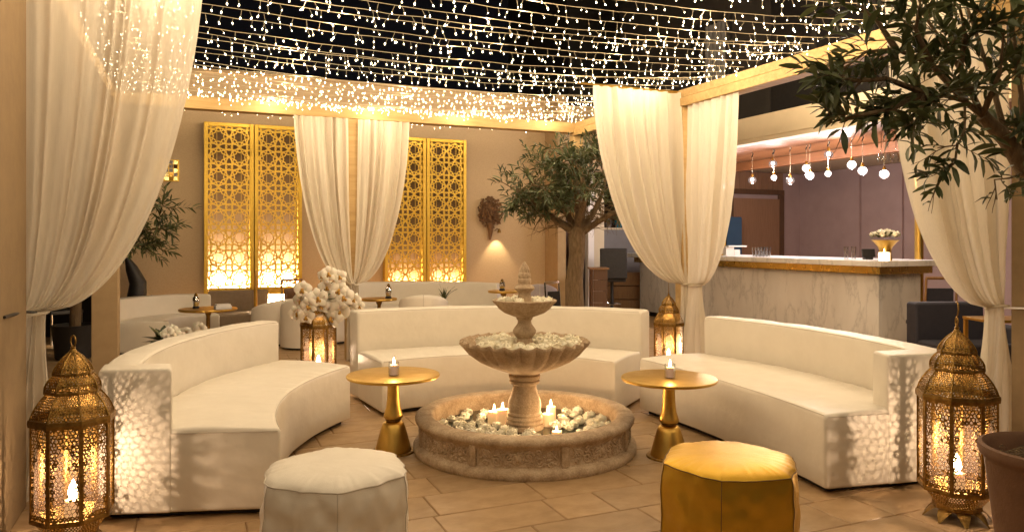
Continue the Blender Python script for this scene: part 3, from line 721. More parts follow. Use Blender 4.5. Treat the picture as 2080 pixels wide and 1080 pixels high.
def rrect(t0, t1, z0, z1, r, n=4):
    """rounded section (distance outward t, height z), counter-clockwise"""
    pts = []
    for (ct, cz, a0) in ((t1 - r, z0 + r * .4, -pi / 2), (t1 - r, z1 - r, 0), (t0 + r, z1 - r, pi / 2), (t0 + r, z0 + r * .4, pi)):
        for k in range(n + 1):
            a = a0 + pi / 2 * k / n; rz = r if cz > (z0 + z1) / 2 else r * .4
            pts.append((ct + r * cos(a), cz + rz * sin(a)))
    return pts
def sofa(label, inner, outer, seat_h=0.46, back_h=0.78, back_t=0.20, stubs=(), mat='leather', n=150, stub_w=0.36, stub_l=0.17, name='curved_sofa', piping=True, feet=0.035, group=None, wr=1.0, seed=0):
    fi, fo = arc3(*inner), arc3(*outer)
    c = fi(0.5); o = P(*c); root = thing(name, label, 'sofa', (o.x, o.y, 0), 0, group)
    def pt(s, t, z):                                   # t metres out from the inner edge
        a = Vector(fi(s)); b = Vector(fo(s)); q = a + (b - a).normalized() * t
        return P(q.x, q.y, z)
    def total(s): return (Vector(fo(s)) - Vector(fi(s))).length
    def block(sec, s0, s1, m, rnd=0.025, wob=0.0):
        """sweep a section (function of s) and close both ends with rounded edges"""
        g = MB(); rings = []
        Ls = max(0.05, (Vector(fi(s1)) - Vector(fi(s0))).length)
        es = [0, rnd * .12 / Ls, rnd * .4 / Ls, rnd / Ls]; sh = [rnd, rnd * .5, rnd * .13, 0]
        ss = [(s0 + (s1 - s0) * e, k) for e, k in zip(es, sh)] + [(s0 + (s1 - s0) * (es[-1] + (1 - 2 * es[-1]) * i / m), 0) for i in range(1, m)] + [(s1 - (s1 - s0) * e, k) for e, k in zip(es[::-1], sh[::-1])]
        for s, inset in ss:
            sec_ = sec(s); ct = sum(a for a, b in sec_) / len(sec_); cz = sum(b for a, b in sec_) / len(sec_)
            ring = []
            for (t, z) in sec_:
                tt = t + (inset if t < ct else -inset); zz = z + (inset if z < cz else -inset)
                if wob and inset == 0:
                    q = Vector((s * 9 + seed * 7, t * 4, z * 4)); f = mnoise.noise(q) * wob + mnoise.noise(Vector((s * 38 + seed, t * 3, z * 2))) * wob * 0.5 + mnoise.noise(Vector((s * 85 + seed * 3, t * 2.2, 0))) * wob * 0.35 * max(0.0, mnoise.noise(Vector((s * 5 + seed, t * 2, 7))) + 0.35)
                    zz += f * (1 if z > cz else 0); tt += mnoise.noise(Vector((s * 7 + 5, z * 5, seed))) * wob * 0.7
                ring.append(pt(s, tt, zz))
            rings.append(ring)
        k = len(rings[0]); vs = [v for r_ in rings for v in r_]
        fs = [(i * k + j, (i + 1) * k + j, (i + 1) * k + (j + 1) % k, i * k + (j + 1) % k) for i in range(len(rings) - 1) for j in range(k)]
        g.add(vs, fs, True); b0 = len(g.v) - len(vs)
        g.f.append(list(range(b0, b0 + k))); g.s.append(True); g.f.append([b0 + (len(rings) - 1) * k + j for j in range(k)][::-1]); g.s.append(True)
        return g
    def seat_sec(s):
        T = total(s) - back_t - 0.004; pts = []
        base = rrect(0, T, feet, seat_h, 0.03)
        # add points along the cushion top so that it can sag
        out = []
        for i, p in enumerate(base):
            out.append(p); q = base[(i + 1) % len(base)]
            if p[1] > seat_h - 0.005 and q[1] > seat_h - 0.005 and abs(p[0] - q[0]) > 0.2:
                for k in range(1, 8):
                    u = k / 8; out.append((lerp(p[0], q[0], u), seat_h + 0.012 * sin(pi * u)))
            elif abs(p[1] - q[1]) > 0.15:
                for k in range(1, 4): u = k / 4; out.append((p[0], lerp(p[1], q[1], u)))
        return out
    st = part('seat', block(seat_sec, 0, 1, n, 0.022, 0.008 * wr), MAT[mat], root, True, sharp=60)
    def back_sec(s):
        T = total(s); base = rrect(T - back_t, T, feet, back_h, 0.03); out = []
        for i, p in enumerate(base):
            out.append(p); q = base[(i + 1) % len(base)]
            if abs(p[1] - q[1]) > 0.15:
                for k in range(1, 5): u = k / 5; out.append((p[0], lerp(p[1], q[1], u)))
        return out
    bk = part('backrest', block(back_sec, 0, 1, n, 0.022, 0.006 * wr), MAT[mat], root, True, sharp=60)
    Ls = (Vector(fi(1)) - Vector(fi(0))).length
    for e in stubs:
        a, b = (0.0, stub_l / Ls) if e == 0 else (1 - stub_l / Ls, 1.0)
        def stub_sec(s): T = total(s); return rrect(T - stub_w, T + 0.003, feet, back_h + 0.003, 0.02)
        # the return stands on the seat end, 3 mm proud of it
        g = MB()
        da = 0.004 / Ls
        g2 = block(stub_sec, a - (da if e == 0 else 0), b + (da if e == 1 else 0), 4, 0.018)
        part('arm_return', g2, MAT[mat], root, True, sharp=60)
    if piping:
        def line(f, r=0.0024):
            return MB().tube([f(i / 40) for i in range(41)], r, 5)
        part('piping', line(lambda s: pt(lerp(0.01, 0.99, s), 0.004, seat_h - 0.008)), MAT['seam'], st, True)
        part('piping', line(lambda s: pt(lerp(0.01, 0.99, s), total(s) - back_t + 0.004, back_h - 0.008)), MAT['seam'], bk, True)
        part('seam', line(lambda s: pt(0.0 - 0.0005, lerp(0.02, total(0) - back_t, s), seat_h - 0.014), 0.0025), MAT['seam'], st, True)
    ft = MB()
    for s in (0.06, 0.5, 0.94):
        for t in (0.08, total(s) - 0.08):
            q = pt(s, t, 0); ft.lathe([(0.025, 0), (0.03, feet + 0.004)], 10, q)
    part('feet', ft, MAT['black'], root, True)
    pl_ = MB(); m = 16
    for i in range(m):
        a0, a1 = lerp(.03, .97, i / m), lerp(.03, .97, (i + 1) / m)
        q = [pt(a0, 0.05, 0.004), pt(a1, 0.05, 0.004), pt(a1, total(a1) - .05, 0.004), pt(a0, total(a0) - .05, 0.004)]
        u = [Vector((v.x, v.y, feet + 0.002)) for v in q]
        pl_.add(q + u, [(0, 3, 2, 1), (4, 5, 6, 7), (0, 1, 5, 4), (2, 3, 7, 6)] + ([(3, 0, 4, 7)] if i == 0 else []) + ([(1, 2, 6, 5)] if i == m - 1 else []))
    part('plinth', pl_, MAT['black'], root, True)  # black slab standing in for the shadow gap under the sofa
    return root
sofa('curved white leather sofa beside the left lantern, its near end speckled with light', ((-1.213, 3.887), (-1.455, 4.95), (-1.275, 5.85)), ((-2.12, 3.79), (-2.38, 5.05), (-2.11, 6.2)), stubs=(0,), seed=1, group='curved white sofas round the fountain')
sofa('curved white leather sofa behind the stone fountain', ((-1.06, 6.02), (-0.1, 6.42), (0.84, 6.01)), ((-1.50, 6.80), (-0.1, 7.24), (1.27, 6.80)), back_h=0.81, back_t=0.24, seed=2, group='curved white sofas round the fountain')
sofa('curved white leather sofa beside the right lantern, in front of the bar', ((1.775, 4.18), (1.46, 5.3), (1.066, 6.2)), ((2.63, 4.38), (2.42, 5.6), (1.86, 6.56)), stubs=(0,), stub_w=0.47, seed=3, group='curved white sofas round the fountain')

# ================================================================== FOUNTAIN
FX, FY = 0.088, 5.2
fo = P(FX, FY); fang = atan2(-fo.y, -fo.x)            # direction from the fountain to the tripod
fn = thing('stone_fountain', 'three tier carved sandstone fountain strewn with ivory flowers', 'fountain', tuple(fo))
part('basin', MB().lathe([(0.772, 0.0), (0.778, 0.012), (0.776, 0.045), (0.765, 0.055), (0.742, 0.062), (0.732, 0.075), (0.728, 0.12), (0.730, 0.165), (0.738, 0.185), (0.752, 0.196), (0.762, 0.206), (0.766, 0.222), (0.760, 0.238), (0.745, 0.247), (0.70, 0.250), (0.655, 0.248), (0.642, 0.240), (0.636, 0.22), (0.632, 0.12), (0.628, 0.06), (0.0001, 0.055)], 96), MAT['stone'], fn, sharp=50)
part('water', MB().lathe([(0.632, 0.13), (0.0001, 0.1301)], 64), MAT['water'], fn)
for k in range(8):
    a = fang + radians(-3) + radians(22.5) + k * pi / 4
    g = MB(); m = 4
    for (rr_, z0, z1) in ((0.738, 0.062, 0.192),):
        g.box((rr_ * cos(a), rr_ * sin(a), (z0 + z1) / 2), (0.022, 0.045, z1 - z0), a)
    part('pilaster', g, MAT['stone'], fn, bevel=0.004, seg=2)
def relief(seed):
    g = MB(); r = lcg(seed)
    def mp(u, z, d): R = 0.729 + d; a = u / 0.73; return (R * cos(a), R * sin(a), z)
    W = 0.235
    for sgn in (-1, 1):
        for (cu, cz, r0, turns, st_) in ((0.06, 0.135, 0.036, 1.6, 0.2), (0.13, 0.105, 0.038, 1.7, 2.0), (0.19, 0.140, 0.028, 1.5, 4.0), (0.075, 0.085, 0.024, 1.3, 1.0), (0.20, 0.090, 0.020, 1.3, 3.0), (0.12, 0.163, 0.018, 1.2, 5.0)):
            pts = []; rad = []
            for i in range(26):
                t = i / 25; rr_ = r0 * (1 - 0.82 * t); a = st_ + sgn * t * turns * 2 * pi
                pts.append(mp(sgn * (cu + rr_ * cos(a) * sgn), cz + rr_ * sin(a), 0.004)); rad.append(0.0075 * (1 - 0.3 * t))
            g.tube(pts, rad, 5)
        pts = [mp(sgn * lerp(0.0, W, i / 30), 0.118 + 0.032 * sin(i / 30 * 9.5), 0.003) for i in range(31)]
        g.tube(pts, 0.006, 5)
        for i in range(26):
            u = r.uniform(0.015, W); z = r.uniform(0.082, 0.172); s = r.uniform(0.008, 0.016)
            a0 = r.uniform(0, 6.28); c = Vector(mp(sgn * u, z, 0.003))
            aa = sgn * u / 0.73; M = Matrix.Rotation(aa, 3, 'Z') @ Matrix.Rotation(a0, 3, 'X')
            g.ball(c, (0.010, s, s * 0.45), 6, 4, M)
    g.ball(mp(0, 0.125, 0.004), (0.012, 0.022, 0.026), 10, 6)
    for k in range(8):
        a = k * pi / 4; g.ball(mp(0.03 * cos(a), 0.125 + 0.03 * sin(a), 0.004), (0.008, 0.012, 0.012), 6, 4)
    # raised border
    for z in (0.074, 0.184): g.tube([mp(lerp(-0.255, 0.255, i / 24), z, 0.002) for i in range(25)], 0.0045, 5)
    for u in (-0.255, 0.255): g.tube([mp(u, 0.074, 0.002), mp(u, 0.184, 0.002)], 0.0045, 5)
    return g.mesh('carved_panel', MAT['stone'])
rel = relief(4)
for k in range(8):
    o = part('carved_panel', rel, None, fn); o.rotation_euler = (0, 0, fang + radians(-3) + k * pi / 4)
part('pedestal', MB().lathe([(0.135, 0.06), (0.135, 0.15), (0.128, 0.16), (0.132, 0.175), (0.125, 0.19), (0.128, 0.205), (0.118, 0.222), (0.122, 0.235), (0.113, 0.25), (0.117, 0.29), (0.113, 0.325), (0.095, 0.37), (0.084, 0.41), (0.083, 0.435), (0.104, 0.445), (0.108, 0.462), (0.100, 0.47), (0.109, 0.480), (0.112, 0.50), (0.104, 0.51), (0.11, 0.535)], 40), MAT['stone'], fn, sharp=35)
NF = 26
def bmod(r, z, a, i):
    w = min(1.0, max(0.0, (r - 0.105) / 0.22)); c = 1.6 * abs(cos(NF * a / 2)) - 1
    return r * (1 + 0.038 * w * c), z - 0.009 * (max(0.0, (r - 0.33) / 0.12) ** 2) * c
def bmod_in(r, z, a, i):
    return bmod(r, z, a, i)
part('large_bowl', MB().lathe([(0.105, 0.515), (0.16, 0.535), (0.24, 0.565), (0.32, 0.605), (0.385, 0.655), (0.425, 0.705), (0.452, 0.735), (0.448, 0.748), (0.432, 0.740), (0.40, 0.705), (0.34, 0.665), (0.24, 0.645), (0.10, 0.64), (0.0001, 0.64)], 264, mod=bmod), MAT['stone'], fn, sharp=60)
part('upper_pedestal', MB().lathe([(0.066, 0.63), (0.064, 0.70), (0.058, 0.735), (0.052, 0.76), (0.064, 0.772), (0.080, 0.795), (0.082, 0.815), (0.070, 0.835), (0.05, 0.86), (0.046, 0.885), (0.056, 0.892), (0.058, 0.908), (0.05, 0.915)], 32), MAT['stone'], fn, sharp=40)
def smod(r, z, a, i):
    w = min(1.0, max(0.0, (r - 0.05) / 0.15)); c = cos(30 * a); return r * (1 + 0.014 * w * c), z
part('small_bowl', MB().lathe([(0.05, 0.905), (0.09, 0.918), (0.14, 0.938), (0.18, 0.968), (0.205, 1.0), (0.222, 1.015), (0.226, 1.027), (0.216, 1.030), (0.20, 1.012), (0.16, 0.985), (0.08, 0.975), (0.0001, 0.975)], 180, mod=smod), MAT['stone'], fn, sharp=50)
def fmod(r, z, a, i):
    w = 1.0 if z > 1.135 else 0.0; return r * (1 + 0.06 * w * cos(9 * a + (z - 1.1) * 60)), z
part('finial', MB().lathe([(0.055, 0.97), (0.05, 1.03), (0.044, 1.07), (0.048, 1.085), (0.068, 1.10), (0.072, 1.112), (0.064, 1.126), (0.046, 1.134), (0.042, 1.142), (0.047, 1.158), (0.046, 1.172), (0.040, 1.180), (0.045, 1.196), (0.041, 1.214), (0.034, 1.222), (0.036, 1.238), (0.026, 1.262), (0.012, 1.284), (0.0001, 1.30)], 36, mod=fmod), MAT['stone'], fn, sharp=40)

# ---- candles
def flame(parent, z, s=1.0, loc=(0, 0)):
    part('wick', MB().tube([(loc[0], loc[1], z - 0.002), (loc[0] + 0.001, loc[1], z + 0.010)], 0.0012, 5), MAT['black'], parent)
    part('flame', MB().lathe([(0.0001, z + 0.004), (0.005 * s, z + 0.010), (0.0065 * s, z + 0.018 * s), (0.004 * s, z + 0.032 * s), (0.0001, z + 0.045 * s)], 10, (loc[0], loc[1], 0)), MAT['flame'], parent)
def candle(name, label, loc, r, h, w, glow=True, group=None, fs=1.0):
    t = thing(name, label, 'candle', tuple(loc), 0, group)
    g = MB().lathe([(r * 0.97, 0), (r, 0.006), (r, h - 0.004), (r * 0.93, h), (r * 0.75, h - 0.004), (r * 0.3, h - 0.008), (0.0001, h - 0.008)], 24)
    part('wax', g, MAT['wax'] if not glow else wax_glow, t)
    flame(t, h - 0.008, fs)
    lamp('candle_light', (0, 0, h + 0.075), w, CANDLE, 0.012, t)
    return t
def waxglow():
    m = pbr('glowing_wax', (0.85, 0.70, 0.48), None, rough=0.5, sss=0.5)
    bs = m.node_tree.nodes['Principled BSDF']; bs.inputs['Emission Color'].default_value = (1.0, 0.50, 0.18, 1); bs.inputs['Emission Strength'].default_value = 0.35; m.cycles.emission_sampling = 'NONE'; return m
wax_glow = waxglow()
for (px, py, r, h, lb) in ((1004, 858, 0.048, 0.085, 'shorter glowing pillar candle in the fountain pool, left of the pair'), (1021, 860, 0.044, 0.105, 'taller glowing pillar candle touching the fountain pedestal on its left'),
                            (1113, 864, 0.042, 0.085, 'glowing pillar candle in the fountain pool right of the pedestal'), (1119, 852, 0.036, 0.10, 'pillar candle half hidden behind the one right of the pedestal')):
    candle('pillar_candle', lb, on(px, py, 0.131), r, h, 2.2, group='candles standing in the fountain pool', fs=1.3)
candle('floating_candle', 'low floating candle among flowers at the front right of the pool', on(1131, 884, 0.131), 0.035, 0.03, 1.6, group='candles standing in the fountain pool')

# ---- flower heads
def rose_mesh(seed):
    r = lcg(seed); g = MB(); g.ball((0, 0, 0.019), (0.031, 0.031, 0.026), 12, 7)
    for ring, (n, rad, lean) in enumerate(((3, 0.024, 0.05), (5, 0.031, 0.22), (5, 0.037, 0.5))):
        for k in range(n):
            a = 2 * pi * (k + 0.5 * ring) / n + r.uniform(-.25, .25); rows = []; hz = (0.046, 0.036, 0.024)[ring] * r.uniform(.9, 1.1)
            for i in range(4):
                u = i / 3; row = []
                for j in range(5):
                    v = j / 4 - 0.5; wv = 1.5 * rad * (0.55 + 0.75 * u - 0.45 * u * u); aa = a + v * wv / max(.012, rad)
                    d = rad * (0.72 + lean * 0.42 * u * u); z = 0.006 + hz * u - 0.006 * (2 * v) ** 2 * u
                    if u == 1: d += 0.004 * (0.3 + lean); z -= 0.002
                    row.append((d * cos(aa), d * sin(aa), z))
                rows.append(row)
            g.grid(rows)
    return g.mesh('flower_head', MAT['rose'], sharp=0)
roses = [rose_mesh(s) for s in range(4)]
rf = lcg(21)
def rose(loc, s, label, group, tilt=0.5):
    o = bpy.data.objects.new('ivory_rose', roses[rf.randrange(4)]); COL.objects.link(o); o.location = loc; o.scale = (s, s, s)
    o.rotation_euler = (rf.uniform(-tilt, tilt), rf.uniform(-tilt, tilt), rf.uniform(0, 6.28)); return tag(o, label, 'flower', group)
def scatter(n, fn_, dmin, tries=4000):
    out = []
    for _ in range(tries):
        p = fn_()
        if p is None: continue
        if all((p - q).length > dmin for q in out): out.append(p)
        if len(out) >= n: break
    return out
def in_basin(p, rmax=0.60, rmin=0.17): d = (Vector((p.x, p.y)) - Vector((fo.x, fo.y))).length; return rmin < d < rmax
def zone(x0, x1, y0, y1):
    def f():
        p = on(rf.uniform(x0, x1), rf.uniform(y0, y1), 0.131); return p if in_basin(p) else None
    return f
cand_pts = [on(px, py, 0.131) for px, py in ((1004, 858), (1021, 860), (1113, 864), (1119, 852), (1131, 884))]
def zone2(*a):
    f = zone(*a)
    def gf():
        p = f(); return p if p is not None and all((p - c).length > 0.075 for c in cand_pts) else None
    return gf
for n, zz, lab in ((26, (890, 1000, 838, 895), 'ivory flower head floating in the left half of the fountain pool'), (20, (1125, 1245, 838, 892), 'ivory flower head floating in the right half of the fountain pool'), (9, (998, 1095, 868, 897), 'ivory flower head floating in the front of the fountain pool')):
    for p in scatter(n, zone2(*zz), 0.068): rose(p + Vector((0, 0, -0.004)), rf.uniform(0.95, 1.3), lab, 'flower heads floating in the fountain pool')
def ringf(r0, r1, z):
    def f():
        a = rf.uniform(0, 2 * pi); r = sqrt(rf.uniform(r0 * r0, r1 * r1)); return Vector((fo.x + r * cos(a), fo.y + r * sin(a), z + max(0, (r - 0.2)) * 0.12))
    return f
for p in scatter(44, ringf(0.10, 0.36, 0.688), 0.064): rose(p, rf.uniform(1.1, 1.5), 'ivory flower head heaped in the scalloped middle bowl of the fountain', 'flower heads in the scalloped bowl')
for p in scatter(17, ringf(0.075, 0.185, 1.006), 0.046): rose(p, rf.uniform(0.75, 1.05), 'ivory flower head heaped in the top bowl of the fountain', 'flower heads in the top bowl')

# ================================================================== TABLES, POUFS
def cocktail_table(label, X, Y, h, r):
    t = thing('cocktail_table', label, 'table', tuple(P(X, Y)), 0, 'round gold cocktail tables')
    part('table_top', MB().lathe([(0.03, h - 0.028), (r * 0.93, h - 0.024), (r * 0.99, h - 0.018), (r, h - 0.010), (r * 0.992, h - 0.002), (r * 0.97, h), (0.0001, h)], 80), MAT['gold'], t, sharp=50)
    part('stem', MB().lathe([(0.062, 0.232), (0.067, 0.243), (0.062, 0.262), (0.050, 0.30), (0.043, 0.36), (0.040, 0.43), (0.041, 0.48), (0.046, h - 0.027)], 40), MAT['gold'], t)
    part('collar', MB().lathe([(0.045, 0.213), (0.052, 0.216), (0.054, 0.224), (0.048, 0.230)], 40), MAT['brass'], t)
    part('foot', MB().lathe([(0.124, 0.012), (0.124, 0.016), (0.112, 0.06), (0.096, 0.12), (0.080, 0.175), (0.070, 0.198), (0.058, 0.210), (0.04, 0.212)], 48), MAT['gold'], t)
    part('base_plate', MB().lathe([(0.15, 0.0), (0.15, 0.006), (0.145, 0.011), (0.12, 0.0118)], 48), MAT['brass'], t)
    return t
cocktail_table('round gold cocktail table left of the fountain', -0.815, 5.07, 0.53, 0.318)
cocktail_table('round gold cocktail table right of the fountain behind the gold pouf', 1.052, 4.95, 0.53, 0.318)
def glass_candle(label, px, py, z, r=0.036, h=0.075, w=1.2, grp='glass votives on the cocktail tables'):
    t = thing('votive_candle', label, 'candle', tuple(on(px, py, z)), 0, grp)
    part('wax', MB().lathe([(r * .86, 0.004), (r * .88, h * .92), (r * .6, h * .90), (0.0001, h * .89)], 24), wax_glow2, t)
    part('glass', MB().lathe([(r, 0.0), (r, h * 1.18), (r * .95, h * 1.18), (r * .95, 0.003)], 24), MAT['glass'], t)
    flame(t, h * .9, 1.25)
    part('wire_handle', MB().tube([(-r * .3, 0, h * 1.18), (-r * .15, 0, h * 1.5), (0.004, 0, h * 1.75), (r * .3, 0, h * 1.45), (r * .8, 0, h * 1.18)], 0.0012, 5), MAT['brass'], t)
    lamp('candle_light', (0, 0, h + 0.085), w, CANDLE, 0.012, t)
def waxglow2():
    m = pbr('blush_wax', (0.80, 0.66, 0.56), None, rough=0.5, sss=0.4)
    bs = m.node_tree.nodes['Principled BSDF']; bs.inputs['Emission Color'].default_value = (1.0, 0.5, 0.25, 1); bs.inputs['Emission Strength'].default_value = 0.28; m.cycles.emission_sampling = 'NONE'; return m
wax_glow2 = waxglow2()
glass_candle('lit votive candle in glass on the left gold cocktail table', 800, 761, 0.531)
glass_candle('lit votive candle in glass on the right gold cocktail table', 1361, 766, 0.531)

def pouf(label, X, Y, R, h, mat, seam, rot, sides=6, seed=1):
    t = thing('pouf', label, 'pouf', tuple(P(X, Y)), rot)
    na = 180
    def rad(a):                                           # rounded polygon
        k = pi / sides; b = ((a + k) % (2 * k)) - k
        poly = cos(k) / cos(b); return R * lerp(poly, 1.0, 0.45) * 1.02
    def ring(rs, z, wr_=0.0, i=0):
        row = []
        for j in range(na):
            a = 2 * pi * j / na; r = rad(a) * rs
            nz = mnoise.noise(Vector((cos(a) * 2.2 + seed, sin(a) * 2.2, z * 7))) * (0.014 if mat == 'leather' else 0.008) + mnoise.noise(Vector((a * 5 + seed * 3, z * 16 + i, 0.3))) * (0.011 if mat == 'leather' else 0.006)
            pl_ = sin(a * 30 + 7 * mnoise.noise(Vector((a * 3, seed, 0)))) * wr_ * (0.4 + 0.6 * abs(mnoise.noise(Vector((a * 2.5, seed + 4, 0)))))
            row.append((r + nz * min(1, rs)) * 1.0); row.append(pl_)
        return [((row[2 * j]) * cos(2 * pi * j / na), (row[2 * j]) * sin(2 * pi * j / na), z + row[2 * j + 1]) for j in range(na)]
    g = MB(); prof = []
    side = [(0.93, 0.0), (0.965, 0.02), (0.99, 0.08), (1.005, 0.18), (1.01, h * .5), (1.005, h * .65), (0.995, h * .78), (0.985, h * .87), (0.972, h * .93), (0.962, h * .965)]
    fine = []
    for i in range(len(side) - 1):
        for k in range(4): u = k / 4; fine.append((lerp(side[i][0], side[i + 1][0], u), lerp(side[i][1], side[i + 1][1], u)))
    fine.append(side[-1])
    rows = [ring(a, b) for a, b in fine]
    m = len(rows); vs = [v for r_ in rows for v in r_]
    g.add(vs, [(i * na + j, i * na + (j + 1) % na, (i + 1) * na + (j + 1) % na, (i + 1) * na + j) for i in range(m - 1) for j in range(na)], True)
    part('side_panel', g, MAT[mat], t, sharp=0)
    top = [(0.961, h * .966, 0), (0.94, h * .985, .002), (0.90, h * 1.0, .0028), (0.84, h * 1.016, .0025), (0.76, h * 1.03, .0012), (0.66, h * 1.042, .0003), (0.5, h * 1.05, 0), (0.3, h * 1.055, 0), (0.1, h * 1.057, 0)]
    rows = [ring(a, b, c) for a, b, c in top]; g = MB(); m = len(rows); vs = [v for r_ in rows for v in r_] + [(0, 0, h * 1.0575)]
    fs = [(i * na + j, i * na + (j + 1) % na, (i + 1) * na + (j + 1) % na, (i + 1) * na + j) for i in range(m - 1) for j in range(na)]
    fs += [((m - 1) * na + j, (m - 1) * na + (j + 1) % na, m * na) for j in range(na)]
    g.add(vs, fs, True); part('top_panel', g, MAT[mat], t, sharp=0)
    part('seam', MB().tube([(v[0] * 1.003, v[1] * 1.003, v[2]) for v in ring(0.963, h * .966)], 0.0028, 5, closed=True), MAT[seam], t)
    for k in range(sides):
        a = (k + 0.5) * 2 * pi / sides + 0.0; j = int(round(a / (2 * pi) * na)) % na
        pts = [Vector(r_[j]) for r_ in [ring(q_, z_) for q_, z_ in fine]]
        part('seam', MB().tube([p + Vector((p.x, p.y, 0)).normalized() * 0.0006 for p in pts], 0.0022, 5), MAT[seam], t)
    return t
def face_rot(X, Y, off): q = P(X, Y); return atan2(-q.y, -q.x) + off
pouf('hexagonal white leather pouf in the front left of the floor', -0.775, 3.25, 0.325, 0.455, 'leather', 'seam', face_rot(-0.775, 3.25, -pi / 6 + 0.02), 6, 1)
pouf('hexagonal gold leather pouf in the front right of the floor', 0.995, 3.38, 0.315, 0.455, 'gold_leather', 'seam_gold', face_rot(0.995, 3.38, -pi / 6 - 0.1), 6, 5)

# ================================================================== LANTERNS
def perf_quad(g, c00, c10, c11, c01, cell, hole, jit, rnd, arch=None, bulge=None):
    """perforated sheet over a quad: jittered hexagon cells, each a ring of six quads round its hole"""
    c00, c10, c11, c01 = map(Vector, (c00, c10, c11, c01))
    W = ((c10 - c00).length + (c11 - c01).length) / 2; H = ((c01 - c00).length + (c11 - c10).length) / 2
    nx = max(2, int(round(W / cell))); dy = cell * 0.866; ny = max(2, int(round(H / dy)))
    nrm = (c10 - c00).cross(c01 - c00).normalized()
    jm = {}
    def pos(u, v):
        key = (round(u * 4000), round(v * 4000))
        if key not in jm:
            uu, vv = min(1, max(0, u)), min(1, max(0, v))
            if 0 < u < 1: uu = min(1, max(0, uu + rnd.uniform(-jit, jit) / nx))
            if 0 < v < 1: vv = min(1, max(0, vv + rnd.uniform(-jit, jit) / ny))
            jm[key] = (uu, vv)
        return jm[key]
    def P3(u, v):
        p = (c00.lerp(c10, u)).lerp(c01.lerp(c11, u), v)
        if bulge: p = p + nrm * bulge * sin(pi * v)
        return p
    for j in range(ny + 1):
        for i in range(-1, nx + 1):
            cu = (i + 0.5 + (0.5 if j % 2 else 0)) / nx; cv = j / ny
            hx = []
            for k in range(6):
                a = pi / 6 + k * pi / 3
                hx.append(pos(cu + cos(a) * 0.57735 / nx, cv + sin(a) * 0.57735 / ny / 0.866))
            mu = sum(h[0] for h in hx) / 6; mv = sum(h[1] for h in hx) / 6
            area = abs(sum(hx[k][0] * hx[(k + 1) % 6][1] - hx[(k + 1) % 6][0] * hx[k][1] for k in range(6)) / 2)
            if area * nx * ny < 0.05: continue
            ho = hole
            if arch is not None: ho = arch(mu, mv, hole)
            if area * nx * ny < 0.42: ho = 0.0
            out = [P3(*h) for h in hx]
            if ho <= 0.01: g.add(out, [tuple(range(6))]); continue
            inn = [P3(lerp(mu, h[0], ho), lerp(mv, h[1], ho)) for h in hx]
            g.add(out + inn, [(k, (k + 1) % 6, 6 + (k + 1) % 6, 6 + k) for k in range(6)])
